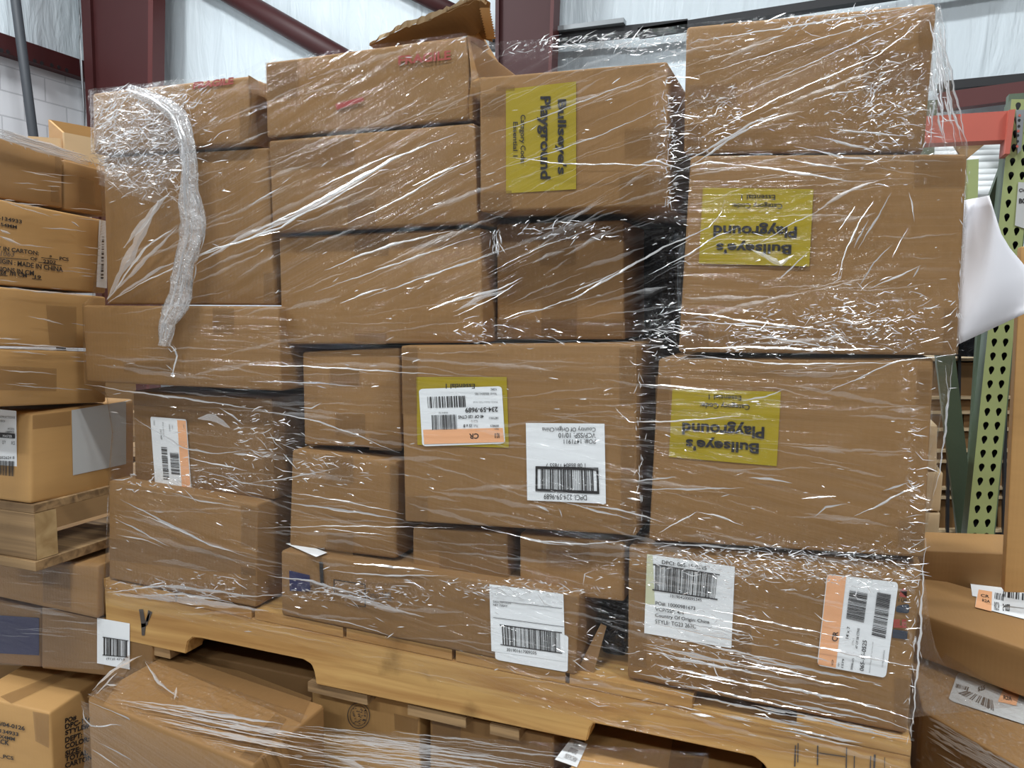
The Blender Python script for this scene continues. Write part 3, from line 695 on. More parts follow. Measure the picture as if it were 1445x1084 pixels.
# S
_, f = C['S']
q = [(212, 588), (263, 592), (270, 690), (219, 685)]
lab = f.patch('shipping_label', q, M['paper'], .0004, corner=.04)
f.patch('peach_band', sub(q, .74, .02, .98, .98), M['orange'], .0009, lab)
barcode(f, [sub(q, .24, .43, .40, .90)[i] for i in (1, 2, 3, 0)], lab, 4, 22, lift=.001)
barcode(f, [sub(q, .47, .50, .71, .82)[i] for i in (1, 2, 3, 0)], lab, 6, 20, lift=.001)
def rsub(q, *a): return [sub(q, *a)[i] for i in (1, 2, 3, 0)]
texts(f, 'printed_text', [('234-59-9689', rsub(q, .24, .17, .29, .32)), ('PO 1471911', rsub(q, .32, .07, .35, .28)), ('009823', rsub(q, .50, .09, .53, .19)), ('1471', rsub(q, .58, .1, .61, .16)), ('VEND', rsub(q, .08, .05, .11, .12)), ('PACK', rsub(q, .90, .08, .93, .14))], M['ink_grey'], .0012, lab)
# P
Pr, f = C['P']
f.patch('navy_square', [(408, 805), (437, 812), (438, 835), (409, 834)], M['ink_blue'])
f.multi('printed_mark', [[(450.5, 792.5), (455.5, 793.5), (457, 826), (452, 825)], [(470.5, 818), (471.8, 818), (472, 836), (470.7, 836)], [(470.5, 817.5), (515.5, 824.5), (515.5, 825.8), (470.5, 818.8)], [(514.3, 825), (515.6, 825), (516, 857), (514.7, 857)], [(500, 853.5), (515.8, 855.8), (515.8, 857), (500, 854.8)]], M['ink'])
texts(f, 'printed_text', [('Made in', tq(439, 821, 461, 829, 0, .06)), ('Item No. 4823', tq(474, 832, 514, 838, 0, .12)), ('Carton 12 PCS', tq(518, 833, 552, 845, 0, .1))], M['ink_soft'])
lab = f.patch('shipping_label', [(697, 880), (802, 897), (801, 949), (699, 931)], M['paper'], .0002, corner=.06)
lab2 = f.patch('shipping_label', [(690.5, 824.5), (795, 838.5), (797.5, 934), (693.5, 919)], M['paper'], .0006)
f.multi('ruled_line', [[(705, 848.3), (793, 858.5), (793, 859.2), (705, 849)], [(696, 871.2), (796, 884.6), (796, 885.3), (696, 871.9)]], M['ink'], .0012, lab2)
texts(f, 'printed_text', [('DESCRIPTION', tq(696, 847.5, 721, 850.5, 0, .1)), ('NET 72BAY', tq(696, 852, 716, 855, 0, .1)), ('301901617009205', tq(715, 914.5, 757, 919, 0, .12))], M['ink'], .0012, lab2)
barcode(f, [(708, 883), (790.5, 893.5), (791, 921), (709.5, 909.5)], lab2, 11, 40, lift=.0012, rails=True)
# L
Lr, f = C['L']
q = [(913, 782), (1037, 800), (1032, 915), (909, 893.5)]
lab = f.patch('shipping_label', q, M['paper'], .0002)
f.patch('pale_strip', [(913, 782), (921, 783.5), (924, 853), (910.5, 853)], M['paper_green'], .0005, lab)
barcode(f, [(925, 798), (1013, 812), (1010, 845), (924, 832)], lab, 13, 40, lift=.001, rails=True)
texts(f, 'printed_text', [('DPCI: 065-15-0525', tq(934, 790.5, 997, 796, 0, .14)), ('101904200095345', tq(946, 839, 990, 843, 0, .14)), ('PO#: 10000981673', tq(925, 848.5, 981, 854, 0, .14)), ('VCP/SSP: 4/4', tq(924.5, 857, 965, 862, 0, .14)), ('Country Of Origin: China', tq(924.5, 865.5, 1001, 872, 0, .13)), ('STYLE: TG23 262C', tq(924.5, 874, 982, 880, 0, .13))], M['ink'], .0012, lab, .008)
q = [(1167, 810), (1268, 822), (1250, 957), (1153, 939)]
lab = f.patch('shipping_label', q, M['paper'], .0002, corner=.05)
f.patch('peach_band', sub(q, .01, .01, .27, .99), M['orange'], .0005, lab)
def usub(q, *a): return [sub(q, *a)[i] for i in (3, 0, 1, 2)]
barcode(f, [(1194, 873), (1199, 832.5), (1224.5, 837), (1219, 879)], lab, 15, 26, lift=.001)
barcode(f, [(1230, 896), (1238, 834.5), (1257.5, 838), (1249.5, 901)], lab, 17, 34, lift=.001)
texts(f, 'printed_text', [('CR', [(1173.5, 905), (1175.5, 890.5), (1183, 892), (1182, 905.5)]), ('065-15-0525', [(1213, 946), (1217.5, 903), (1223.5, 904.5), (1218.5, 948)]), ('14 x 7', [(1193, 901), (1195.5, 884), (1199.5, 884.5), (1197.5, 902)]), ('47 OF 58 CTNS', [(1207, 915), (1210, 886.5), (1213.5, 887), (1210, 916)]),
    ('000981673', [(1200, 945), (1203, 929), (1205.5, 929.5), (1203, 945.5)]), ('1579', [(1187, 942), (1188.5, 930), (1191.5, 930), (1190, 943)]), ('DEPT', [(1182, 940), (1183, 935), (1185, 935), (1184, 941)]), ('VCP', [(1173, 939), (1174, 931), (1176.5, 931), (1176, 940)])], M['ink'], .0012, lab, .015)
texts(f, 'printed_text', [('Bullseye Playground Toys Assorted', [(1226, 949), (1231, 906), (1233, 906), (1228, 949.5)]), ('10190420009534', [(1244, 941), (1247, 918), (1249, 918), (1246, 941.5)]), ('CTN 2', [(1202, 910), (1203.5, 901), (1205.5, 901), (1204.5, 911)])], M['ink_grey'], .0012, lab)
f.multi('red_house_mark', [[(1270, 834), (1276, 829.5), (1280, 834.5), (1279.5, 843)], [(1270, 834), (1279.8, 834.5), (1279.3, 843.5), (1269.3, 842)]], M['ink_red'])
texts(f, 'printed_text', [('I UP', tq(1268, 844.5, 1280, 849.5, 0, .1))], M['ink'], bold=.02)
f.patch('slate_mark', [(1265, 855), (1283, 852), (1283, 866), (1264, 864)], M['ink_slate'], 0, corner=.25)
texts(f, 'printed_text', [('IILE', tq(1261, 874, 1279, 886, 0, .02))], M['ink_red'], bold=.06)
f.patch('slate_mark', [(1260, 888), (1281, 891), (1280, 903), (1259, 900)], M['ink_slate'])
# red stamps
_, f = C['A']; texts(f, 'red_stamp', [('FRAGILE', tq(273, 116, 330, 126, 0, -.13, -.1))], M['ink_red'], bold=.05)
_, f = C['B']; texts(f, 'red_stamp', [('FRAGILE', tq(562, 79, 636, 92, 0, -.11))], M['ink_red'], bold=.03)
f.patch('red_marker_dash', [(473, 147), (512, 136.5), (514, 142), (475, 155)], M['ink_red'])

# ------------------------------------------------------------------ lower load under the pallet
GL = 'cartons of the lower load under the pallet'
zl = P0[18][2] - .024
V1, V2, V3 = UZ(123, 984, zl), UZ(357, 1080, zl), UZ(433, 1016, zl)
ed = (V3 - V2); ed = ed * ((YF + .034 - V1[1]) / ed[1])
tp = [V1 + ed, V2 + ed, V2, V1]
ext = np.array([0, 0, -.30])
t, f = carton('carton jutting out below the pallet\'s left end, lit top with wide tape', tp, ext, mat='card', group=GL, seed=31, r=.005)
f.patch('packing_tape', [(215, 930), (255, 915), (440, 985), (424, 1020)], M['tape'])
f.patch('packing_tape', [tuple(a) for a in ((389, 1006), (405, 1015), (360, 1076), (338, 1068))], M['tape'])
f.patch('packing_tape', [(123, 984), (180, 925), (195, 925), (146, 993)], M['tape'])
bx0, bx1 = -1.09, -.72
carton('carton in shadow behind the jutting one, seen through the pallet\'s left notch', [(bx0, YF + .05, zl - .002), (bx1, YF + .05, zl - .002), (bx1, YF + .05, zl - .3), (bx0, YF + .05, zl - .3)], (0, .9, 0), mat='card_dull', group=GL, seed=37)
def lowc(label, quad, y, depth=.35, mat='card', **k):
    return carton(label, front(quad, y), back(depth), mat=mat, group=GL, seed=int(quad[0][0]) % 50, **k)
def zrow(xs, y, dz=0.0, h=.3):
    """front quad of a lower carton: its top edge just under the pallet"""
    A, B = xs
    out = []
    for x in xs:
        d0, d1 = UY(x, 900, y), UY(x, 1100, y); z = zl - dz
        k = (z - d0[2]) / (d1[2] - d0[2]); out.append(d0 + (d1 - d0) * k)
    return out + [out[1] + [0, 0, -h], out[0] + [0, 0, -h]]
def lowz(label, xs, y, dz=0.0, h=.3, depth=.9, mat='card', seed=1, **k):
    return carton(label, zrow(xs, y, dz, h), back(depth), mat=mat, group=GL, seed=seed, **k)
t, f = lowz('golden carton with a round printed stamp, below the middle of the pallet', (439, 592), YF + .035, mat='card_gold', seed=33)
f.patch('packing_tape', [(556, 1007), (590, 1016), (589, 1036), (557, 1030)], M['tape'])
def ring(cx, cy, rx, ry, w, n=40):
    return [[(cx + rx * math.cos(a), cy + ry * math.sin(a)), (cx + rx * math.cos(b), cy + ry * math.sin(b)), (cx + (rx - w) * math.cos(b), cy + (ry - w) * math.sin(b)), (cx + (rx - w) * math.cos(a), cy + (ry - w) * math.sin(a))] for a, b in ((2 * math.pi * i / n, 2 * math.pi * (i + 1) / n) for i in range(n))]
quads = ring(506, 1010, 16, 18.5, 1.0) + ring(506, 1010, 12.5, 14.5, .7)
rnd = random.Random(2)
for k in range(34):
    x, y = 506 + rnd.uniform(-9, 9), 1010 + rnd.uniform(-11, 11); quads.append([(x, y), (x + rnd.uniform(1, 3), y - .5), (x + rnd.uniform(1, 3), y + .9), (x, y + 1)])
f.multi('round_stamp', quads, M['ink_soft'])
t, f = lowz('plain brown carton below the pallet, right of the round stamp carton', (606, 782), YF + .03, mat='card', seed=34)
f.patch('packing_tape', [(610, 1010), (650, 1020), (650, 1046), (610, 1036)], M['tape'])
t, f = lowz('brown carton with a small white slip on its top edge, below the right notch', (776, 1060), YF - .10, dz=.009, h=.3, depth=.98, mat='card_gold', seed=35)
tf = Face([zrow((776, 1060), YF - .10, .009)[k] + (np.array([0, .3, 0]) if j else 0) for k, j in ((0, 0), (1, 0), (1, 1), (0, 1))], t, .0015)
ls = tf.patch('address_slip', [(806, 1042), (829, 1050), (814, 1083), (783, 1072)], M['paper'])
texts(tf, 'printed_text', [('PO 34471\nQTY 12 PCS\nMADE IN CHINA', [(812, 1046), (826, 1052), (812, 1076), (795, 1069)])], M['ink_soft'], .001, ls)
tf.patch('packing_tape', [(950, 1040), (1000, 1048), (985, 1100), (940, 1100)], M['tape'])
lowz('plain carton below the pallet\'s right end', (1075, 1300), YF + .05, dz=.012, h=.3, mat='card', seed=36)
# second tier of the lower load, only glimpsed
for k, (a, b) in enumerate(((150, 640), (650, 1280))):
    q = zrow((a, b), YF + .05, .31, .40)
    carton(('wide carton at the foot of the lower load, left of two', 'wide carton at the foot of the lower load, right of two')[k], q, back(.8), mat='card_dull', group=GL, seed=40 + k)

# ------------------------------------------------------------------ load to the left
GN = 'cartons of the load at the far left'
XL = -1.165
def side(quad, x=XL): return [UX(px, py, x) for px, py in quad]
def leftc(label, quad, w=.5, x=XL, mat='card_gold', seed=1, **k):
    return carton(label, side(quad, x), (-w, 0, 0), mat=mat, group=GN, seed=seed, **k)
Y_L7 = UX(43, 640, XL)[1]
t, f = leftc('long brown carton at the far left, second from the top of its load', [(-60, 176), (88, 221), (89, 294), (-60, 270)], seed=51, x=XL - .01, mat='card')
f.patch('packing_tape', [(78, 220), (88, 223), (88, 245), (78, 243)], M['tape']); f.patch('packing_tape', [(72, 262), (84, 264), (84, 286), (72, 284)], M['tape'])
t, f = leftc('smaller brown carton at the far left, touching the crumpled film corner', [(90, 225), (150, 241), (152, 306), (91, 296)], seed=52, x=XL - .012, mat='card')
f.patch('packing_tape', [(112, 250), (134, 256), (134, 290), (112, 285)], M['tape'])
t, f = leftc('golden carton printed with carton quantity and origin at the far left', [(-70, 267), (150, 311), (150, 414), (-70, 396)], seed=53)
texts(f, 'printed_text', [('-134933', tq(-2, 304.5, 31, 310, 0, .18)), ('54MM', tq(1, 314, 24, 319, 0, .18)), ('QTY IN CARTON:', tq(-16, 345, 55, 352, 0, .135)), ('8', tq(70, 360, 73, 363, 0, .1)), ('PCS', tq(84, 362, 97, 367, 0, .14)), ('OF', tq(43, 362.5, 53, 367, 0, .14)), ('2302', tq(61, 366, 79, 371, 0, .1)),
    ('ORIGIN : MADE IN CHINA', tq(-12, 363, 89, 370, 0, .14)), ('DIMENSIONS IN CM', tq(-30, 372, 48, 379, 0, .13)), ('24  /H CM', tq(0, 381, 38, 387, 0, .13)), ('19', tq(49, 388, 58, 393, 0, .1))], M['ink'], bold=.03)
texts(f, 'handwritten_number', [('1063', tq(2, 354, 21, 361.5, 0, .05, -.2))], M['ink_soft'])
f.multi('blank_rule', [[(58, 363, ), (82, 366), (82, 367), (58, 364)], [(54, 369.5), (87, 374.5), (87, 375.5), (54, 370.5)], [(-5, 363), (40, 366), (40, 367), (-5, 364)], [(-5, 387), (11, 388.5), (11, 389.5), (-5, 388)], [(45, 392.5), (59, 394.5), (59, 395.5), (45, 393.5)]], M['ink'])
l_ = f.patch('side_label', [(140, 310), (151, 312), (151, 407), (136, 405)], M['paper'])
barcode(f, [(144, 334), (147, 334), (146, 398), (142, 398)][1:] + [(144, 334)], l_, 3, 20, lift=.001)
t, f = leftc('golden carton with wide tape patches at the far left, third from its pallet', [(-70, 398), (150, 419), (150, 492), (-70, 487)], seed=54, x=XL + .003)
f.patch('packing_tape', [(65, 430), (108, 433), (108, 490), (70, 486)], M['tape'])
t, f = leftc('golden carton wrapped in hazy film at the far left, second from its pallet', [(-70, 490), (150, 497), (150, 568), (-70, 577)], seed=55, x=XL + .003)
f.patch('packing_tape', [(-20, 515), (80, 520), (80, 552), (-20, 550)], M['tape'])
q7 = [(43, 584), (190, 563), (190, 684), (43, 712)]
t, f = leftc('carton with two labels standing on the far left pallet', q7, .5, seed=56, mat='card_gold', r=.006)
l_ = f.patch('side_label', [(101, 579), (178, 566), (178, 655), (103, 671)], M['paper_grey'])
f.patch('packing_tape', [(46, 586), (100, 580), (100, 600), (46, 606)], M['tape'])
ff = Face(front([(0, 574), (43, 584), (43, 712), (0, 706)], Y_L7), t)
l_ = ff.patch('shipping_label', [(-40, 574), (23, 580), (24, 681), (-40, 676)], M['paper'])
texts(ff, 'printed_text', [('SHIPPING INSTRUCTIONS', tq(-20, 586, 21, 589, 0, .05)), ('REQUIRED', tq(-18, 592, 7, 595, 0, .05)), ('POSN', tq(11, 604, 20, 607, 0)), ('1088905', tq(8, 608, 20, 611, 0)), ('QTY', tq(3, 622, 8, 627)), ('PCS', tq(16, 623, 21, 628)), ('00030052624 8', tq(-14, 644, 20, 648))], M['ink'], .001, l_)
mb = ff.patch('master_bar', [(-10, 610), (21, 612), (21, 619), (-10, 617)], M['ink'], .0008, l_)
texts(ff, 'reversed_text', [('MASTER', tq(4, 613.5, 17, 617, 0, .05))], M['paper'], .0014, l_)
barcode(ff, [(-20, 649), (20, 651), (20, 676), (-20, 673)], l_, 5, 26, lift=.001)
ff.patch('packing_tape', [(23, 686), (43, 690), (43, 710), (23, 707)], M['tape'])
# its pallet
pl2 = thing('wooden_pallet', 'weathered wooden pallet end under the far left load', 'pallet', (XL - .5, 1.3, .95))
yb = Y_L7 - .005
A, B, Cc, D_ = UY(-60, 700, yb), UY(47, 712, yb), UY(47, 791, yb), UY(-60, 780, yb)
zt, zb = min(A[2], B[2]) - .012, Cc[2]
put('stringer', box_mesh('stringer', (B[0] - 1.1, yb, zb), (B[0] , yb + .040, zt), .002), M['wood_old'], pl2)
xe = B[0]
for k in range(1, 3): put('stringer', box_mesh('stringer', (xe - 1.1, yb + .48 * k, zb), (xe, yb + .48 * k + .04, zt), .002), M['wood_old'], pl2)
put('deckboard', box_mesh('deckboard', (xe - .13, yb, zt), (xe, yb + 1.0, zt + .014), .001), M['wood_old'], pl2)
put('deckboard', box_mesh('deckboard', (xe - .32, yb, zt), (xe - .18, yb + 1.0, zt + .014), .001), M['wood_old'], pl2)
put('bottom_board', box_mesh('bottom_board', (xe - .12, yb - .005, zb - .016), (xe + .004, yb + 1.0, zb), .001), M['wood_old'], pl2)
fe = Face([(xe, yb, zt), (xe, yb + .04, zt), (xe, yb + .04, zb), (xe, yb, zb)], pl2, .0006)
put('end_grain', mesh_of('end_grain', [(xe + .0006, yb + .001, zt - .001), (xe + .0006, yb + .039, zt - .001), (xe + .0006, yb + .039, zb + .001), (xe + .0006, yb + .001, zb + .001)], [(0, 1, 2, 3)]), M['wood_end'], pl2)
carton('big carton glimpsed through the opening of the far left pallet', [(-2.95, 1.0, 1.3), (-2.55, 1.0, 1.3), (-2.55, 1.0, .0), (-2.95, 1.0, 0)], (0, 1.4, 0), mat='card_dull', seed=77)  # added carton, closes off the bright view so the opening goes dark
# lower tiers at the left
GB = 'cartons of the lower load at the far left'
zb2 = zb - .02
y9 = UZ(138, 798, zb2)[1]
t, f = carton('wide brown carton just under the far left pallet', front([(-80, 790), (138, 798), (137, 874), (-80, 826)], y9), back(.4), mat='card', group=GB, seed=61)
f.patch('packing_tape', [(60, 800), (98, 803), (100, 858), (60, 850)], M['tape'])
t, f = carton('carton with a barcode label partly behind the pallet\'s left end', front([(58, 856), (215, 888), (215, 962), (58, 944)], y9 + .01), back(.4), mat='card_dull', group=GB, seed=62)
l_ = f.patch('shipping_label', [(137, 872), (183, 880), (183, 945), (137, 936)], M['paper'])
barcode(f, [(146, 900), (180, 905), (180, 927), (146, 924)], l_, 9, 14, lift=.001, rails=True)
texts(f, 'printed_text', [('(91)0 4718', tq(150, 928, 176, 932, 0, .05))], M['ink'], .001, l_)
t, f = carton('dark navy printed carton at the bottom left, in shadow', front([(-80, 832), (57, 862), (57, 942), (-80, 930)], y9 + .02), back(.4), mat='card_dull', group=GB, seed=63)
f.patch('navy_panel', [(-40, 866), (55, 872), (55, 925), (-40, 920)], M['ink_blue'])
zp = UY(70, 1005, Y_L7 + .02)[2]
pc = [UZ(-60, 962 + 8, zp), UZ(122, 981 - 8, zp)]
c1 = UZ(70, 1006, zp); c0 = UZ(-40, 980, zp); c2 = UZ(150, 951, zp)
vx_ = (c0 - c1); vy_ = (c2 - c1) * 1.4
t, f = carton('printed golden carton at the bottom left corner', [c1 + vx_, c1, c1 + [0, 0, -.3], c1 + vx_ + [0, 0, -.3]], vy_, mat='card_gold', group=GB, seed=64, r=.005)
texts(f, 'printed_text', [('4/04-0126', tq(-4, 1017.5, 35, 1023.5, 0, .2, -.05)), ('0134933', tq(-6, 1027.5, 26, 1033, 0, .2, -.05)), ('4X4MM', tq(-4, 1036, 21, 1041, 0, .2, -.05)), ('BLACK', tq(-14, 1040, 13, 1047, 0, .2, -.05)), ('___PCS', tq(-10, 1062, 19, 1068, 0, .2))], M['ink'], bold=.03)
f.patch('packing_tape', [(46, 1004), (69, 1008), (69, 1056), (50, 1046)], M['tape'])
sf = Face([c1, c1 + vy_, c1 + vy_ + [0, 0, -.3], c1 + [0, 0, -.3]], t)
texts(sf, 'printed_text', [(s_, [(92, y0), (92 + w, y0 - w * .33), (92 + w, y0 - w * .33 + 7.5), (92, y0 + 7.5)]) for s_, w, y0 in (('PO#', 16, 1014), ('DPC-1147', 42, 1022), ('STYLE#', 34, 1031), ('DEPT:', 24, 1041), ('COLOR:', 34, 1050), ('SIZE:', 22, 1060), ('TOTAL', 32, 1068), ('CARTON', 38, 1077))], M['ink'], bold=.03)
tfc = Face([c1, c1 + vx_, c1 + vx_ + vy_, c1 + vy_], t)
tfc.patch('packing_tape', [(0, 983), (16, 993), (110, 948), (95, 944)], M['tape'])
# open box on top of the far left load
xo = XL - .10
ob = thing('open_carton', 'open topped pale box standing on top of the far left load', 'box', tuple(UX(90, 215, xo)))
wa = [UX(38, 193, xo), UX(68, 170, xo + .0), UX(68, 240, xo), UX(38, 240, xo)]
n0, n1, n2 = UX(88, 178, xo), UX(132, 186, xo), UX(68, 169, xo)
zb_ = UX(90, 222, xo)[2]
def plate(name, a, b, zlo, th, mat, parent):
    a = np.array(a); b = np.array(b); d = (b - a); n = np.array([d[1], -d[0], 0]); n = n / np.linalg.norm(n) * th
    V = [(a[0], a[1], zlo), (b[0], b[1], zlo), tuple(b), tuple(a)]; V += [tuple(np.array(v) + n) for v in V]
    return put(name, mesh_of(name, V, [(0, 1, 2, 3), (5, 4, 7, 6), (3, 2, 6, 7), (0, 4, 5, 1), (0, 3, 7, 4), (1, 5, 6, 2)]), mat, parent)
plate('side_panel', UX(88, 187, xo), UX(150, 199, xo), zb_, .004, M['card_pale'], ob)
plate('side_panel', UX(68, 169, xo - .12), UX(150, 184, xo - .12), zb_, .004, M['card_gold'], ob)
plate('end_panel', UX(88, 187, xo), UX(68, 169, xo - .12), zb_, .004, M['card_gold'], ob)
plate('end_flap', UX(88, 187, xo) + [-.004, 0, -.01], UX(40, 192, xo - .02), zb_, .004, M['card_pale'], ob)

# ------------------------------------------------------------------ load to the right (low)
GR = 'cartons of the low load at the right'
def toprect(zz, FL, FR, back_v, h): 
    a, b = UZ(*FL, zz), UZ(*FR, zz); n = np.asarray(back_v, float)
    return [a + n, b + n, b, a], np.array([0, 0, -h])
z1 = CAM_H - .56
a, b = UZ(1306, 868, z1), UZ(1470, 923, z1); e = b - a; nrm = np.array([-e[1], e[0], 0]); nrm /= np.linalg.norm(nrm)
bk = np.array([0, .27, 0]); pts = [a + bk - e * .12, b + bk + e * .6, b + e * .6, a - e * .12]
t, f = carton('big tan carton with a label on top, beside the load\'s lower right edge', pts, (0, 0, -.085), mat='card', group=GR, seed=71, r=.008)
l_ = f.patch('shipping_label', [(1369, 819), (1470, 835), (1470, 860), (1372, 841)], M['paper'])
l2 = f.patch('shipping_label', [(1380, 831), (1470, 848), (1470, 880), (1376, 856)], M['paper'], .0004)
f.patch('peach_band', [(1381, 832), (1400, 835), (1399, 863), (1376, 857)], M['orange'], .0008, l2)
barcode(f, [(1404, 836), (1418, 839), (1416, 848), (1403, 845)], l2, 4, 8, lift=.001)
barcode(f, [(1416, 832), (1470, 842), (1470, 852), (1415, 842)], l_, 4, 12, lift=.001)
texts(f, 'printed_text', [('R2A', tq(1386, 845, 1397, 849, 0, .18)), ('CR', tq(1384, 838, 1396, 842, 0, .18)), ('5-022', tq(1415, 862, 1425, 852, 0, .1)), ('PACK 24', tq(1403, 849, 1410, 861, 0, .1))], M['ink'], .0012, l2, .02)
z2 = z1 - .098
a, b = UZ(1302, 1003, z2), UZ(1445, 1086, z2); e = b - a; nrm = np.array([-e[1], e[0], 0]); nrm /= np.linalg.norm(nrm)
bk = np.array([.0, .42, 0]); pts = [a + bk, b + bk + e * .6, b + e * .6, a]
R2 = list(pts)
t, f = carton('film wrapped carton with a crumpled label at the bottom right corner', pts, (0, 0, -.3), mat='card', group=GR, seed=72, r=.006)
l_ = f.patch('shipping_label', [(1352, 948), (1470, 985), (1470, 1030), (1338, 988)], M['paper_grey'], .0, corner=.08)
l_['label'] = 'white label with a peach patch'
f.patch('peach_band', [(1418, 968), (1440, 975), (1434, 996), (1408, 990)], M['orange'], .0008, l_)
barcode(f, [(1365, 975), (1402, 989), (1404, 1004), (1352, 978)], l_, 7, 10, lift=.001, mat=M['ink_soft'])
barcode(f, [(1350, 965), (1368, 970), (1366, 975), (1348, 970)], l_, 8, 8, lift=.001, mat=M['ink_soft'])
texts(f, 'printed_text', [('R2A', tq(1416, 981, 1428, 987, 0, .2)), ('525', tq(1380, 970, 1390, 976, 0, -.3))], M['ink'], .0012, l_, .03)
# base carton behind the big tan carton with a loose film on it
y_b = 1.80
carton('tan carton behind the big tan carton, film draped on its top', front([(1290, 776), (1440, 782), (1440, 900), (1290, 900)], y_b), back(.15), mat='card', group=GR, seed=73)
carton('tall brown cardboard panel cut off by the right edge of the photo', front([(1441, 348), (1560, 345), (1530, 840), (1417, 836)], 1.66), back(.03), name='cardboard_sheet', mat='card_gold', seed=74, r=.002, dent=.001, cat='cardboard panel')
# pale cartons stacked behind the load's right edge
for k, (q_, w_) in enumerate((([(1300, 600), (1323, 600), (1322, 664), (1300, 664)], 'upper'), ([(1296, 666), (1331, 667), (1327, 722), (1296, 722)], 'middle'), ([(1296, 724), (1327, 724), (1323, 774), (1296, 774)], 'lower'))):
    carton('pale cream carton behind the load\'s right edge, %s of three' % w_, front(q_, 2.0), back(.4), mat='card_pale', group='pale cartons behind the load', seed=80 + k)

# white foam sheet hanging beside the right hand cartons
yf_ = 1.30
O = [(1357, 286), (1372, 283), (1398, 277), (1406, 305), (1414, 330), (1424, 348), (1440, 368), (1462, 395), (1470, 430), (1452, 440), (1420, 452), (1390, 465), (1350, 486), (1351, 420), (1354, 350)]
rows = 14; L_, R_ = [], []
lft = [(1358, 283), (1350, 487)]; V, Fc = [], []
def rt(t):
    pr = [(1396, 276), (1405, 305), (1413, 330), (1425, 350), (1442, 370), (1462, 395), (1470, 420), (1452, 440)]
    s_ = t * (len(pr) - 1); i = min(len(pr) - 2, int(s_)); u = s_ - i; return (pr[i][0] * (1 - u) + pr[i + 1][0] * u, pr[i][1] * (1 - u) + pr[i + 1][1] * u)
for sd in (0, 1):
    for j in range(rows + 1):
        t_ = j / rows; a = (lft[0][0] * (1 - t_) + lft[1][0] * t_, lft[0][1] * (1 - t_) + lft[1][1] * t_); b = rt(t_)
        for i in range(11):
            u = i / 10; P = UY(a[0] * (1 - u) + b[0] * u, a[1] * (1 - u) + b[1] * u, yf_ + .02 * math.sin(u * 4 + t_ * 5) + .0035 * sd); V.append(P)
nn = (rows + 1) * 11
for j in range(rows):
    for i in range(10):
        a = j * 11 + i; Fc.append((a, a + 1, a + 12, a + 11)); Fc.append((nn + a, nn + a + 11, nn + a + 12, nn + a + 1))
rim = [i for i in range(11)] + [j * 11 + 10 for j in range(1, rows + 1)] + [rows * 11 + i for i in range(9, -1, -1)] + [j * 11 for j in range(rows - 1, 0, -1)]
for a, b in zip(rim, rim[1:] + rim[:1]): Fc.append((b, a, a + nn, b + nn))
tag(put('foam_sheet', mesh_of('foam_sheet', V, Fc, True), M['foam']), 'white sheet sticking out between the right hand cartons and the green rack', 'sheet')

# ------------------------------------------------------------------ pallet rack on the right
rk = thing('rack_upright', 'green perforated rack upright on the right', 'rack', tuple(UY(1385, 780, 1.75) * np.array([1, 1, 0])))
yr = 2.0
EL = [(1414, 270), (1362, 778)]; ER = [(1450, 270), (1400, 778)]      # left and right edges of the perforated face
def edge(E, y):   # x at picture row y
    return E[0][0] + (E[1][0] - E[0][0]) * (y - E[0][1]) / (E[1][1] - E[0][1])
def strip(name, y0, y1, hole_rows, parent, mat, yy):
    bm = bmesh.new(); rowsy = hole_rows; step = (rowsy[1] - rowsy[0]) if len(rowsy) > 1 else 20
    for ry in rowsy:
        ya, yb_ = ry - step / 2, ry + step / 2
        xs = (edge(EL, ry), edge(ER, ry)); w = xs[1] - xs[0]; mid = (xs[0] + xs[1]) / 2
        for half in (0, 1):
            def PX(u, y):   # u 0..1 over the half
                l, r_ = edge(EL, y), edge(ER, y); uu = (half + u) / 2; return UY(l + (r_ - l) * uu, y, yy)
            out = [PX(0, ya), PX(1, ya), PX(1, yb_), PX(0, yb_)]
            hc = .58 if half == 0 else .45
            hole = []
            for k in range(12):
                a = 2 * math.pi * k / 12; rx, ry_ = .22, 4.2
                x_, y_ = hc + rx * math.cos(a), ry - 1.5 + ry_ * math.sin(a)
                if math.sin(a) > .6: x_ = hc + rx * .45 * math.cos(a) * 1.3 - .02; y_ += 3.5
                hole.append(PX(x_, y_))
            vo = [bm.verts.new(p) for p in out]; vh = [bm.verts.new(p) for p in hole]
            es = [bm.edges.new((vo[k], vo[(k + 1) % 4])) for k in range(4)] + [bm.edges.new((vh[k], vh[(k + 1) % 12])) for k in range(12)]
            bmesh.ops.triangle_fill(bm, use_beauty=True, use_dissolve=False, edges=es)
    bmesh.ops.remove_doubles(bm, verts=bm.verts, dist=2e-4)
    bmesh.ops.recalc_face_normals(bm, faces=bm.faces)
    me = bpy.data.meshes.new(name); bm.to_mesh(me); bm.free()
    o = put(name, me, mat, parent); sm = o.modifiers.new('thickness', 'SOLIDIFY'); sm.thickness = .0025; sm.offset = 0
    return o
strip('perforated_face', 0, 0, [150 + 19.6 * k for k in range(33)], rk, M['green'], yr)
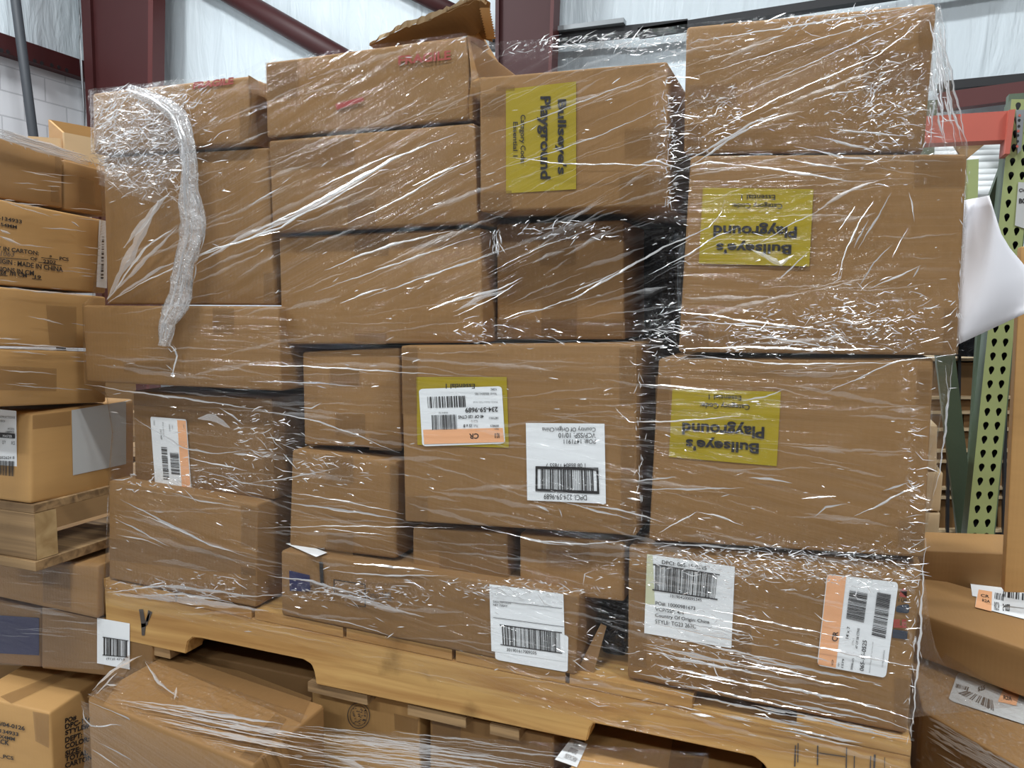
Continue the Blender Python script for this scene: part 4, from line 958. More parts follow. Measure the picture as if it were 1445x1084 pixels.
# returns of the channel
def flange(E, yy, d, name='channel_side', du=0):
    V = []
    for y in (140, 790):
        P = UY(edge(E, y) + du, y, yy); V += [P, P + np.array([0, d, 0])]
    V += [v + np.array([.0025, 0, 0]) for v in V]
    return put(name, mesh_of(name, V, [(0, 1, 3, 2), (4, 6, 7, 5), (0, 4, 5, 1), (2, 3, 7, 6), (0, 2, 6, 4), (1, 5, 7, 3)]), M['green_dark'], rk)
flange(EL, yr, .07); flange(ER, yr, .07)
quadbox_ = [UY(edge(EL, y) if k in (0, 3) else edge(ER, y), y, yr + .03) for k, y in ((0, 142), (1, 142), (2, 790), (3, 790))]
put('channel_shade_back', mesh_of('channel_shade_back', quadbox_ + [p + np.array([0, .003, 0]) for p in quadbox_], [(3, 2, 1, 0), (4, 5, 6, 7), (0, 1, 5, 4), (2, 3, 7, 6), (1, 2, 6, 5), (3, 0, 4, 7)]), M['black'], rk)  # closed back of the column, black to paint the shade inside its holes
lb = Face(front([(1430, 250), (1460, 250), (1450, 320), (1430, 320)], yr), rk, .004)
l_ = lb.patch('rack_label', [(1437, 257), (1470, 259), (1468, 330), (1432, 318)], M['paper_grey'])
texts(lb, 'printed_text', [('CV', tq(1438, 266, 1446, 271)), ('B0', tq(1438, 280, 1447, 287))], M['ink'], .001, l_, .03)
# floor post continuation behind cartons: foot of the upright
# diagonal lacing of the rack frame
def bar(name, a, b, ya, yb, w, th, mat, parent):
    A, B = UY(*a, ya), UY(*b, yb); d = B - A; d /= np.linalg.norm(d); n = np.cross(d, [0, 1, 0]); n /= np.linalg.norm(n); k = np.array([0, th, 0])
    V = [A - n * w, A + n * w, B + n * w, B - n * w]; V += [v + k for v in V]
    return put(name, mesh_of(name, V, [(0, 1, 2, 3), (7, 6, 5, 4), (0, 4, 5, 1), (1, 5, 6, 2), (2, 6, 7, 3), (3, 7, 4, 0)]), mat, parent)
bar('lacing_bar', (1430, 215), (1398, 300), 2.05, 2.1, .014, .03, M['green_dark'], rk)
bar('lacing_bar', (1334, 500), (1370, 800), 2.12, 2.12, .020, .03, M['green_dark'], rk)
bar('rear_post', (1373, 225), (1371, 300), 2.5, 2.5, .014, .03, M['green'], rk)
bm_ = thing('rack_beam', 'red rack beam bolted to the green upright by a grey end plate', 'beam', tuple(UY(1385, 180, yr)))
def quadbox(name, quad, y, d, mat, parent):
    P = front(quad, y); V = P + [p + np.array([0, d, 0]) for p in P]
    me = mesh_of(name, V, [(3, 2, 1, 0), (4, 5, 6, 7), (0, 1, 5, 4), (1, 2, 6, 5), (2, 3, 7, 6), (3, 0, 4, 7)]); return put(name, me, mat, parent)
quadbox('beam_box', [(1000, 184), (1428, 156), (1424, 197), (1000, 216)], yr - .03, .05, M['rack_red'], bm_)
quadbox('end_bracket', [(1424, 155), (1433, 154), (1425, 217), (1418, 217)], yr - .045, .06, M['rack_red'], bm_)
ep = quadbox('end_plate', [(1434, 155), (1446, 155), (1441, 212), (1436, 217)], yr - .012, .008, M['steel'], bm_)
pf = Face(front([(1434, 155), (1446, 155), (1441, 212), (1436, 217)], yr - .012), bm_, .001)
for (bx, by, col) in ((1439, 163, 'rack_red'), (1438.5, 169.5, 'black'), (1438, 178, 'black'), (1437, 185, 'rack_red'), (1436.5, 191, 'black'), (1436, 199.5, 'black'), (1435.5, 206.5, 'rack_red')):
    pf.patch('rivet', [(bx - 2, by - 2), (bx + 2, by - 2), (bx + 2, by + 2), (bx - 2, by + 2)], M[col], 0, corner=.5, parent=ep)
# shelf with white tubes behind the beam
for k, (y_, r_) in enumerate(((211, .016), (219, .014), (227, .014), (238, .018), (246, .014), (254, .014), (263, .014), (272, .016))):
    A, B = UY(1300, y_ + 1, 2.9 - .03 * k), UY(1424, y_ - 2, 2.9 - .03 * k)
    o = tube('white_tube', [A, B], r_, M['rod']); tag(o, 'white horizontal tube in the pile seen under the red rack beam', 'tube', 'white tubes behind the rack')
o = quadbox('timber_plank', [(1300, 203), (1424, 200), (1424, 206), (1300, 210)], 2.92, .06, M['wood'], None); tag(o, 'pale timber plank lying on top of the white tubes under the rack beam', 'plank')
o = quadbox('plywood_brace', [(1346, 203), (1394, 200), (1367, 222), (1360, 226)], 2.2, .02, M['wood_old'], None); tag(o, 'dull brown triangular board just under the red rack beam', 'board')

rr = thing('rear_rack', 'steel rack deck carrying the white tubes behind the red beam', 'rack', tuple(UY(1380, 280, 2.9) * np.array([1, 1, 0])))
Tq = UY(1362, 278, 2.69)
put('rack_deck', box_mesh('rack_deck', (UY(1300, 280, 2.6)[0], 2.55, Tq[2] - .035), (UY(1424, 280, 2.6)[0], 3.05, Tq[2] - .012)), M['shelf_steel'], rr)
for xx_ in (UY(1302, 280, 2.6)[0], UY(1424, 280, 2.6)[0] + .01):
    for yy_ in (2.75, 3.0): put('post', box_mesh('post', (xx_, yy_, 0), (xx_ + .04, yy_ + .04, Tq[2] + .30)), M['green_dark'], rr)
put('tube_backstop', box_mesh('tube_backstop', (UY(1300, 280, 2.6)[0], 3.0, Tq[2] - .012), (UY(1424, 280, 2.6)[0], 3.02, UY(1362, 206, 2.92)[2])), M['shelf_steel'], rr)
# shelving far behind, rows of flat cartons between pale shelf edges
sh = thing('shelving_unit', 'dark shelving with pale shelf edges behind the green rack upright', 'shelf', tuple(UY(1390, 780, 3.2) * np.array([1, 1, 0])))
ys_ = 3.2
for k, y_ in enumerate((508, 562, 583, 607, 637, 652, 690, 703, 750)):
    quadbox('shelf_board', [(1270, y_ - 2), (1500, y_ - 2.6), (1500, y_ + 1.2), (1270, y_ + 1.6)], ys_, .35, M['card_pale'], sh)
for x_ in (1338, 1352, 1418):
    quadbox('post', [(x_ + 1, 465), (x_ + 5, 465), (x_ + 1, 790), (x_ - 3, 790)], ys_ - .02, .03, M['black'], sh)
quadbox('back_panel', [(1250, 480), (1520, 480), (1520, 800), (1250, 800)], ys_ + .36, .02, M['black'], sh)
k = 0
for y0, y1, xs in ((512, 559, ((1290, 1345), (1350, 1402), (1407, 1460))), (565, 580, ((1300, 1372), (1378, 1450))), (586, 604, ((1300, 1355), (1360, 1440))), (610, 634, ((1296, 1350), (1354, 1412), (1416, 1470))), (639, 649, ((1300, 1360), (1366, 1440))), (655, 687, ((1296, 1344), (1348, 1400), (1404, 1470))), (706, 747, ((1300, 1350), (1354, 1404), (1408, 1470)))):
    for (xa, xb) in xs:
        q_ = quadbox('flat_carton', [(xa, y0), (xb, y0), (xb, y1), (xa, y1)], ys_ + .03, .28, M['card_dull'], None)
        tag(q_, 'small dull brown carton on the dark shelving behind the green upright', 'box', 'cartons on the far shelving'); k += 1
o = quadbox('dark_sheet', [(1345, 470), (1425, 455), (1425, 505), (1345, 503)], ys_ - .045, .025, M['black_plastic'], None); tag(o, 'black plastic sheet hanging above the far shelving', 'sheet')

# ------------------------------------------------------------------ stretch film
def interp(tab, y):
    ys = [a for a, _ in tab]; xs = [b for _, b in tab]; return np.interp(y, ys, xs)
def lay_attr(me, cols):
    at = me.color_attributes.new('lay', 'FLOAT_COLOR', 'POINT'); at.data.foreach_set('color', np.asarray(cols, dtype=np.float32).ravel())
def gauss(x, y, cx, cy, rx, ry): return np.exp(-(((x - cx) / rx) ** 2 + ((y - cy) / ry) ** 2))
CRK = [(1240, 150, 70, 70, 1.0), (1010, 160, 50, 30, .8), (942, 190, 16, 110, .9), (1200, 455, 110, 40, 1.0), (1060, 470, 90, 25, .6), (1150, 800, 170, 26, 1.3), (1000, 785, 100, 16, .7),
       (500, 835, 120, 18, .8), (740, 832, 90, 14, .9), (200, 165, 75, 55, 1.2), (210, 240, 60, 40, .9), (830, 60, 160, 16, 1.3), (1140, 30, 180, 16, .9), (270, 680, 110, 16, .7), (380, 620, 50, 40, .5),
       (930, 475, 35, 40, .7), (150, 190, 30, 60, .8), (250, 830, 90, 14, 1.0), (980, 920, 110, 60, .35), (1284, 800, 10, 240, .8), (790, 330, 90, 14, .4), (700, 470, 60, 20, .4), (470, 660, 60, 20, .4)]
def weights(x, y):
    up = np.clip((470 - y) / 60, 0, 1) * np.clip((980 - x) / 60, 0, 1)
    up = np.maximum(up, .9 * np.clip((200 - y) / 60, 0, 1))
    up = np.maximum(up, .45 * gauss(x, y, 1150, 330, 160, 90))
    dn = np.clip((y - 560) / 120, 0, 1)
    hz = np.clip(1 - up - dn, 0, 1)
    ck = np.zeros_like(x)
    for cx, cy, rx, ry, w in CRK: ck = np.maximum(ck, w * gauss(x, y, cx, cy, rx, ry))
    return up, hz, dn, ck
LEFT = [(60, 128), (128, 127), (214, 128), (225, 140), (300, 144), (418, 130), (430, 116), (540, 119), (560, 150), (610, 158), (672, 153), (830, 147), (905, 149), (1100, 152)]
RIGHT = [(-40, 1326), (2, 1327), (60, 1333), (150, 1350), (205, 1366), (300, 1366), (500, 1352), (512, 1346), (640, 1331), (700, 1318), (760, 1305), (900, 1295), (1045, 1286), (1110, 1283)]
TOP = [(100, 130), (127, 129), (345, 102), (372, 86), (655, 47), (690, 62), (830, 52), (965, 36), (1325, 1), (1380, -4)]
BOT = [(100, 850), (147, 851), (250, 872), (400, 905), (620, 962), (812, 1010), (1000, 1052), (1285, 1098), (1380, 1110)]
def film_front(parent):
    NX, NY = 420, 340
    u = np.linspace(0, 1, NX); v = np.linspace(0, 1, NY); U, Vv = np.meshgrid(u, v)
    x = 120 + U * 1200; y = np.zeros_like(x)
    for _ in range(4):
        y = interp(TOP, x) * (1 - Vv) + interp(BOT, x) * Vv
        x = interp(LEFT, y) * (1 - U) + interp(RIGHT, y) * U
    up, hz, dn, ck = weights(x, y)
    def str_(ang, sc_along, sc_across, ch):
        a = math.radians(ang); a_ = (x * math.cos(a) + y * math.sin(a)); b_ = (-x * math.sin(a) + y * math.cos(a))
        n = vnoise(a_ * sc_along, b_ * sc_across, ch) ; n2 = vnoise(a_ * sc_along * 2 + 9, b_ * sc_across * 2.3, ch)
        return (1 - np.abs(2 * n - 1)) ** 2 + .5 * n2
    d = up * str_(-23, .006, .075, 0) + hz * str_(1, .006, .08, 1) + dn * str_(12, .006, .08, 2)
    d = d * .0028 + ck * (vnoise(x * .11, y * .11, 3) + .6 * vnoise(x * .23, y * .23, 4)) * .0045
    edge = np.minimum(np.minimum(U, 1 - U) * 30, 1); d *= edge
    Y = YF - .0065 - d
    R = R_FIT.T
    cx_, cy_ = (x - CX) / F_PX, (y - CY) / F_PX
    X_ = R[0, 0] * cx_ + R[0, 1] * cy_ + R[0, 2]; D_ = R[1, 0] * cx_ + R[1, 1] * cy_ + R[1, 2]; Z_ = R[2, 0] * cx_ + R[2, 1] * cy_ + R[2, 2]
    # the ray meets the front plane; then the crease lifts the film off that plane
    P = np.stack([X_ * (YF - .0065) / Z_, Y, CAM_H - D_ * (YF - .0065) / Z_], -1)
    rows = []
    NS = 26
    # the film turns the corners and runs back along both sides, and folds over the top
    Ls = [P[:, 0] + np.array([.002, 0, 0]) + np.array([0, 1, 0]) * s for s in np.linspace(.42, .012, NS)]
    Rs = [P[:, -1] - np.array([.002, 0, 0]) + np.array([0, 1, 0]) * s for s in np.linspace(.012, .42, NS)]
    for k, a in enumerate(Ls):
        a += np.stack([.006 * (vnoise(a[:, 1] * 30, a[:, 2] * 30, 5) - .5), 0 * a[:, 0], 0 * a[:, 0]], -1)
    for k, a in enumerate(Rs):
        a += np.stack([.006 * (vnoise(a[:, 1] * 30 + 5, a[:, 2] * 30, 5) - .5), 0 * a[:, 0], 0 * a[:, 0]], -1)
    G = np.concatenate([np.stack(Ls, 1), P, np.stack(Rs, 1)], 1)
    cf = np.stack([up, hz, dn, ck], -1)
    pad = lambda c, n: np.repeat(c[:, None, :], n, 1)
    Cc_ = np.concatenate([pad(cf[:, 0], NS), cf, pad(cf[:, -1], NS)], 1)
    H_, W_ = G.shape[:2]
    idx = np.arange(H_ * W_).reshape(H_, W_)
    F_ = np.stack([idx[:-1, :-1], idx[1:, :-1], idx[1:, 1:], idx[:-1, 1:]], -1).reshape(-1, 4)
    me = bpy.data.meshes.new('film_sheet'); me.from_pydata(G.reshape(-1, 3).tolist(), [], F_.tolist())
    me.polygons.foreach_set('use_smooth', [True] * len(me.polygons)); me.update()
    lay_attr(me, Cc_.reshape(-1, 4))
    return put('film_sheet', me, M['film'], parent)

class Strands:
    """thin raised creases of film lying on a face"""
    def __init__(s, place): s.V, s.F, s.place = [], [], place
    def add(s, pts, w, h=.5, jit=1.0, rnd=random, lift=0.0):
        # pts: picture polyline; w: width in picture pixels
        P = [np.array(p, float) for p in pts]
        L = sum(np.hypot(*(b - a)) for a, b in zip(P, P[1:])); n = max(3, int(L / 7))
        cum = [0.0]
        for a, b in zip(P, P[1:]): cum.append(cum[-1] + np.hypot(*(b - a)))
        base = len(s.V); h = h * rnd.uniform(.08, .42)
        ph = rnd.random() * 9
        for i in range(n + 1):
            t = cum[-1] * i / n; k = min(len(P) - 2, max(0, int(np.searchsorted(cum, t)) - 1)); u = (t - cum[k]) / max(1e-6, cum[k + 1] - cum[k])
            p = P[k] * (1 - u) + P[k + 1] * u; d = P[k + 1] - P[k]; d = d / max(1e-6, np.hypot(*d)); q = np.array([-d[1], d[0]])
            p = p + q * jit * (.5 * math.sin(t * .11 + ph) + .35 * math.sin(t * .31 + 2 * ph))
            tap = min(1, 2.2 * min(i, n - i) / n + .08); ww = w * tap * (.55 + .45 * abs(math.sin(t * .07 + ph * 3))) / 2
            s.V += [s.place(*(p - q * ww), lift), s.place(*(p + q * ww * .2), lift + h * ww * .0018), s.place(*(p + q * ww), lift)]
        for i in range(n):
            a = base + 3 * i; s.F += [(a, a + 1, a + 4, a + 3), (a + 1, a + 2, a + 5, a + 4)]
    def build(s, name, mat, parent, stuff=True):
        if not s.F: return None
        o = put(name, mesh_of(name, s.V, s.F, False), mat, parent)
        if stuff: o['kind'] = 'stuff'
        return o

wrap = thing('stretch_wrap', 'clear wrinkled stretch film wound around the big central load of cartons', 'plastic wrap', (-.55, 1.2, P0[0][2]))
film_front(wrap)
YS = YF - .0085
def pl_main(x, y, lift=0.0): return UY(x, y, YS) + np.array([0, -lift - .0012, 0])
rnd = random.Random(11)
big, soft, tiny = Strands(pl_main), Strands(pl_main), Strands(pl_main)
BIG = [((152, 424), (205, 350), (252, 318), 4), ((153, 427), (200, 400), (300, 352), (395, 326), 3), ((270, 365), (395, 322), (470, 275), 4), ((350, 332), (450, 284), (560, 222), (645, 188), 6), ((352, 336), (455, 290), (540, 240), 3),
 ((350, 292), (400, 262), 2), ((445, 268), (500, 242), (560, 215), 3), ((583, 262), (640, 236), (672, 224), 2.5), ((485, 318), (560, 284), (650, 232), 3), ((459, 382), (505, 362), (555, 345), (640, 325), 4), ((445, 412), (560, 372), (690, 328), 2.5),
 ((480, 428), (520, 413), (548, 404), 3), ((512, 422), (575, 400), (660, 370), (700, 355), 2.5), ((575, 395), (640, 378), (735, 345), 2), ((605, 437), (640, 425), (672, 412), 4), ((640, 425), (700, 410), (738, 392), 4), ((640, 447), (690, 425), (738, 395), 2),
 ((718, 451), (760, 438), (812, 420), (870, 387), (935, 350), (1000, 322), (1018, 300), (1024, 278), 3.5), ((712, 450), (740, 440), (782, 434), 3), ((915, 388), (970, 360), (1010, 334), (1045, 320), 2.5), ((800, 417), (850, 394), (880, 380), 2.5),
 ((690, 385), (760, 350), (840, 322), 1.5), ((700, 240), (760, 222), (850, 190), (935, 152), 2), ((690, 190), (760, 168), (830, 140), (925, 105), 2), ((720, 222), (800, 232), (880, 232), (960, 236), 2.5), ((890, 238), (925, 226), (965, 240), 3.5),
 ((960, 232), (1010, 205), (1060, 175), (1100, 158), 4), ((968, 240), (1040, 190), (1085, 168), 4), ((1045, 190), (1062, 178), (1112, 160), 2.5), ((1150, 140), (1180, 132), (1218, 127), 2.5), ((980, 200), (1100, 138), (1240, 78), (1315, 20), 2), ((985, 160), (1130, 96), (1310, 14), 1.6), ((975, 110), (1120, 66), (1318, 8), 1.6), ((975, 60), (1130, 36), (1322, 5), 3),
 ((1150, 192), (1200, 205), (1245, 214), 4), ((1170, 182), (1230, 188), (1290, 193), 3), ((1120, 206), (1190, 222), (1250, 228), 3), ((1045, 232), (1120, 243), (1205, 257), 4), ((1110, 225), (1150, 232), (1200, 240), 3), ((960, 240), (1000, 228), (1045, 234), 3),
 ((1181, 397), (1195, 350), (1215, 310), (1232, 284), 3), ((1210, 352), (1235, 312), (1258, 272), 3), ((1205, 350), (1225, 310), 3), ((1184, 325), (1195, 308), (1207, 292), 2.5), ((1226, 408), (1262, 392), (1300, 375), 3), ((1288, 392), (1298, 376), 2.5), ((1290, 313), (1288, 290), (1282, 272), 2.5), ((1282, 322), (1268, 345), (1258, 365), 2), ((1210, 408), (1230, 375), (1258, 345), 2.5), ((1095, 398), (1120, 375), (1142, 355), 2.5), ((1062, 350), (1110, 320), (1170, 290), 1.6),
 ((957, 441), (1000, 444), (1045, 452), (1130, 462), (1185, 467), 3.5), ((960, 452), (1045, 458), (1140, 466), 2.5), ((1045, 468), (1110, 480), (1200, 495), 2.5), ((960, 492), (1060, 490), (1160, 494), (1250, 492), 4), ((965, 500), (1100, 514), (1250, 512), (1290, 508), 2.5), ((1160, 556), (1220, 530), (1262, 510), (1350, 500), 2.5), ((1045, 566), (1080, 560), (1106, 549), 3),
 ((868, 576), (890, 596), (960, 594), (1045, 587), 3), ((905, 542), (960, 546), (1010, 552), 3), ((892, 680), (955, 672), 3), ((905, 690), (980, 690), (1050, 688), 3), ((1057, 673), (1085, 676), (1118, 681), 4), ((1205, 728), (1235, 716), (1258, 702), (1303, 683), 3.5), ((1246, 692), (1265, 686), (1283, 681), 3), ((1148, 730), (1165, 716), (1195, 710), 3), ((1132, 703), (1180, 700), 2), ((930, 752), (960, 735), (985, 721), 2.5), ((985, 722), (1020, 730), (1050, 742), 3),
 ((795, 708), (840, 720), (893, 733), 3), ((820, 712), (880, 720), (940, 738), 3), ((757, 712), (775, 722), 4), ((885, 702), (905, 706), 4), ((790, 718), (794, 730), 2), ((680, 744), (760, 764), (830, 768), (905, 760), 3), ((700, 748), (770, 766), (810, 770), 2), ((900, 765), (1000, 770), (1100, 780), 3),
 ((120, 542), (180, 552), (260, 562), (380, 580), 3), ((350, 515), (430, 517), (500, 521), (640, 530), 2.5), ((352, 538), (440, 540), (515, 546), 2.5), ((360, 578), (440, 592), (500, 612), (565, 640), 2.5), ((350, 682), (410, 674), (480, 660), 2), ((400, 708), (470, 718), (540, 728), (570, 734), 4), ((410, 695), (480, 706), (570, 725), 2.5), ((360, 745), (480, 742), (640, 745), 2), ((450, 745), (560, 757), 1.5),
 ((170, 704), (230, 735), (290, 765), (320, 775), 3.5), ((190, 722), (240, 742), (300, 770), (350, 785), 3), ((160, 730), (200, 750), (240, 772), 2.5), ((165, 755), (200, 760), (230, 772), 2), ((240, 695), (290, 708), (340, 715), 2), ((152, 836), (230, 826), (300, 834), (360, 842), (400, 838), 5), ((200, 840), (260, 838), (330, 850), 4),
 ((500, 795), (560, 800), (612, 806), 4), ((462, 805), (540, 812), (632, 812), 3), ((378, 812), (440, 820), (480, 832), (530, 845), 4), ((430, 832), (500, 842), (560, 858), 4), ((440, 870), (500, 880), (560, 900), 1.6),
 ((190, 590), (260, 632), (300, 640), (350, 636), 2.5), ((330, 640), (352, 642), 4), ((265, 646), (320, 658), (350, 664), 2.5), ((310, 575), (330, 588), (345, 600), 2.5), ((280, 662), (340, 680), (400, 690), 2)]
for row in BIG: big.add(row[:-1], row[-1] * 1.0, .9, 1.0, rnd)
# lines across the bottom right carton and along the pallet edge
for k in range(34):
    x0 = rnd.uniform(870, 1150); y0 = rnd.uniform(840, 985) + (x0 - 870) * .12; l = rnd.uniform(50, 230)
    big.add([(x0, y0), (x0 + l / 2, y0 + l * .11), (min(1290, x0 + l), y0 + l * .21)], rnd.uniform(2, 4.5), .9, 1.2, rnd)
for k in range(14):
    x0 = rnd.uniform(880, 1180); y0 = 968 + (x0 - 880) * .19 + rnd.uniform(-8, 22); l = rnd.uniform(20, 90)
    big.add([(x0, y0), (x0 + l, y0 + l * .2)], rnd.uniform(2, 5), .9, 1, rnd)
def angle(x, y):
    up, hz, dn, ck = [float(a) for a in weights(np.array([x], float), np.array([y], float))]
    return (-24 * up + 1 * hz + 9 * dn) / max(.01, up + hz + dn), ck
def inside(x, y): return interp(LEFT, y) + 3 < x < interp(RIGHT, y) - 3 and interp(TOP, x) + 2 < y < interp(BOT, x) - 2
n_ = 0
while n_ < 420:
    x, y = rnd.uniform(130, 1350), rnd.uniform(10, 1060)
    if not inside(x, y): continue
    an, ck = angle(x, y); an = math.radians(an + rnd.gauss(0, 5)); l = rnd.uniform(40, 210)
    e_ = (x + l * math.cos(an), y + l * math.sin(an))
    if not inside(*e_): continue
    soft.add([(x, y), ((x + e_[0]) / 2, (y + e_[1]) / 2 + rnd.gauss(0, 2)), e_], rnd.choice((1.5, 2, 2.5, 3, 5, 8)), .5, 1.5, rnd); n_ += 1
for cx, cy, rx, ry, w in CRK:
    for k in range(int(w * rx * ry / 13) + 20):
        x, y = rnd.gauss(cx, rx * .6), rnd.gauss(cy, ry * .6)
        if not inside(x, y): continue
        if not inside(x + 12, y): continue
        an, ck = angle(x, y); an = math.radians(an + rnd.gauss(0, 22)); l = rnd.uniform(2, 11) if rnd.random() < .85 else rnd.uniform(12, 34)
        b_ = rnd.gauss(0, .12) * l
        tiny.add([(x, y), (x + l / 2 * math.cos(an) - b_ * math.sin(an), y + l / 2 * math.sin(an) + b_ * math.cos(an)), (x + l * math.cos(an), y + l * math.sin(an))], rnd.uniform(.8, 2.0), 1.1, .25, rnd)
for k in range(420):
    x, y = rnd.uniform(130, 1350), rnd.uniform(10, 1060)
    if not inside(x, y): continue
    an, ck = angle(x, y); an = math.radians(an + rnd.gauss(0, 18)); l = rnd.uniform(3, 16)
    tiny.add([(x, y), (x + l * math.cos(an), y + l * math.sin(an))], rnd.uniform(.9, 2.0), 1.1, .2, rnd)
for row in [((1328, 8), (1334, 70), (1352, 150), (1366, 212), 4), ((1326, 30), (1330, 90), (1340, 160), (1350, 212), 3), ((1324, 60), (1328, 140), (1334, 212), 3), ((1330, 90), (1345, 160), (1358, 205), 3), ((1320, 110), (1316, 170), (1310, 212), 3), ((1345, 512), (1338, 560), (1330, 640), (1318, 700), 3), ((1335, 515), (1338, 580), (1328, 650), 2), ((1306, 760), (1303, 800), (1298, 900), (1286, 1040), 4)]: big.add(row[:-1], row[-1], .9, 2, rnd)
for k in range(26):
    yy = rnd.uniform(20, 170); xx = interp(RIGHT, yy) - rnd.uniform(2, 14 + yy * .15); big.add([(xx, yy), (xx + 4, yy + 20), (xx + rnd.uniform(2, 12), yy + rnd.uniform(25, 45))], rnd.uniform(1.5, 4), .9, 1.5, rnd)
wide = Strands(pl_main)
for row in [((152, 422), (190, 350), (225, 284), 16), ((175, 350), (215, 300), (242, 270), 12), ((151, 424), (210, 362), (253, 320), 7), ((152, 428), (220, 382), (268, 362), 5), ((270, 378), (350, 330), (430, 298), 6), ((352, 336), (470, 278), (560, 222), 9), ((640, 440), (680, 420), (720, 408), 8), ((280, 590), (300, 588), (325, 604), 14), ((1150, 300), (1195, 270), (1240, 255), 6), ((480, 840), (560, 862), (600, 870), 8), ((160, 838), (260, 846), (380, 862), 12), ((1060, 352), (1100, 372), (1120, 360), 10)]: wide.add(row[:-1], row[-1], .5, 1.2, rnd)
wide.build('flat_film_fold', M['loose'], wrap)
# vertical glints along carton edges, painted in as white crinkle strands
for x0, y0, x1, y1 in ((941, 95, 944, 285), (1300, 800, 1283, 1040), (1366, 225, 1352, 490), (905, 490, 906, 750), (702, 322, 704, 350), (1326, 10, 1308, 205)):
    for k in range(26):
        t_ = rnd.random(); x = x0 + (x1 - x0) * t_ + rnd.gauss(0, 3) - 2; y = y0 + (y1 - y0) * t_
        tiny.add([(x, y), (x + rnd.gauss(0, 3), y + rnd.uniform(4, 16))], rnd.uniform(.9, 2), 1.1, .3, rnd)
big.build('film_crease', M['fold'], wrap); soft.build('faint_film_crease', M['fold_soft'], wrap); tiny.build('sparkle_crinkle', M['fold_tiny'], wrap)

# the bunched tail of film hanging in front of the left cartons
TP = [(188, 128), (215, 138), (238, 150), (255, 165), (262, 182), (268, 205), (271, 235), (270, 260), (272, 290), (277, 320), (274, 345), (266, 370), (262, 395), (258, 420), (248, 440), (240, 455), (238, 475), (236, 488)]
TW = [10, 12, 13, 15, 14, 13, 13, 15, 20, 22, 20, 18, 19, 21, 19, 15, 12, 8]
tail = Strands(lambda x, y, lift=0: UY(x, y, YF - .012) + np.array([0, -lift, 0]))
def along(t):
    s_ = t * (len(TP) - 1); i = min(len(TP) - 2, int(s_)); u = s_ - i
    return np.array(TP[i]) * (1 - u) + np.array(TP[i + 1]) * u, TW[i] * (1 - u) + TW[i + 1] * u
# a crumpled, slightly flattened sleeve
V, Fc = [], []; NR, NK = 150, 22
for i in range(NR + 1):
    c_, w_ = along(i / NR); c2_, _ = along(min(1, i / NR + .01)); d_ = c2_ - c_; d_ = d_ / max(1e-6, np.hypot(*d_)) if i < NR else d_last; d_last = d_; q_ = np.array([-d_[1], d_[0]])
    for k in range(NK):
        a = 2 * math.pi * k / NK; rr = w_ * .74 * (.72 + .55 * float(vnoise(np.array([i * .16]), np.array([k * .9]), 6)[0]))
        p = c_ + q_ * rr * math.cos(a); V.append(UY(p[0], p[1], YF - .012) + np.array([0, -.006 - .007 * math.sin(a) * (.7 + .6 * float(vnoise(np.array([i * .4]), np.array([k * 1.3]), 7)[0])), 0]))
for i in range(NR):
    for k in range(NK):
        k2 = (k + 1) % NK; a = i * NK; Fc.append((a + k, a + k2, a + NK + k2, a + NK + k))
me = mesh_of('bunched_tail', V, Fc, True); lay_attr(me, [(0, .2, 0, 1.2)] * len(V))
tl = put('bunched_tail', me, M['film_tail'], wrap); tl['label'] = 'twisted white tail of film'
for k in range(260):
    t0 = rnd.random() * .93; ln = rnd.uniform(.02, .16); u0 = rnd.uniform(-1, 1); pts = []
    for j in range(6):
        c_, w_ = along(min(1, t0 + ln * j / 5)); pts.append((c_[0] + w_ * .66 * (u0 + .08 * math.sin(j + k)) , c_[1] + rnd.uniform(-1, 1)))
    tail.add(pts, rnd.uniform(1.0, 2.6), 1.0, .8, rnd, .016 * (1 - abs(u0)) )
tail.build('bunched_strand', M['tail'], tl)
st = Strands(lambda x, y, lift=0: UY(x, y, YF - .015) + np.array([0, -lift, 0]))
st.add([(238, 486), (246, 492), (250, 503), (246, 515), (243, 530)], 4, 1, .3, rnd); st.add([(236, 490), (243, 498), (249, 492), (243, 486)], 3, 1, .3, rnd); st.add([(240, 530), (246, 532), (242, 526), (247, 528)], 5, 1, .3, rnd)
st.build('thread_end', M['tail'], tl)
# crumpled loose film over the top left corner
V, Fc, Lc = [], [], []
QL = [(127, 128), (262, 112), (262, 300), (145, 262)]
N1 = 70
for j in range(N1 + 1):
    for i in range(N1 + 1):
        u, v = i / N1, j / N1; p = bil(QL, u, v)
        d_ = .006 * float(vnoise(np.array([u * 9]), np.array([v * 9]), 2)[0]) + .003 * float(vnoise(np.array([u * 23]), np.array([v * 23]), 5)[0])
        V.append(UY(p[0], p[1], YF - .013) + np.array([0, -d_, 0])); Lc.append((.2, 0, 0, 1.0))
for j in range(N1):
    for i in range(N1):
        if (i / N1 + j / N1 * .9) > 1.55: continue
        a = j * (N1 + 1) + i; Fc.append((a, a + 1, a + N1 + 2, a + N1 + 1))
me = mesh_of('loose_film', V, Fc, True); lay_attr(me, [(.1, 0, 0, .22)] * len(V)); put('loose_film', me, M['film_loose'], wrap)
lo = Strands(lambda x, y, lift=0: UY(x, y, YF - .021) + np.array([0, -lift, 0]))
for k in range(330):
    u, v = rnd.random() ** 1.2, rnd.random() * .95; p = bil(QL, u, v); an = rnd.gauss(.5, .8); l = rnd.uniform(4, 18) if k % 4 else rnd.uniform(20, 50); c_ = rnd.gauss(0, .18) * l
    lo.add([tuple(p), (p[0] + l / 2 * math.cos(an) - c_ * math.sin(an), p[1] + l / 2 * math.sin(an) + c_ * math.cos(an)), (p[0] + l * math.cos(an), p[1] + l * math.sin(an))], rnd.uniform(.6, 1.5), 1, .5, rnd)
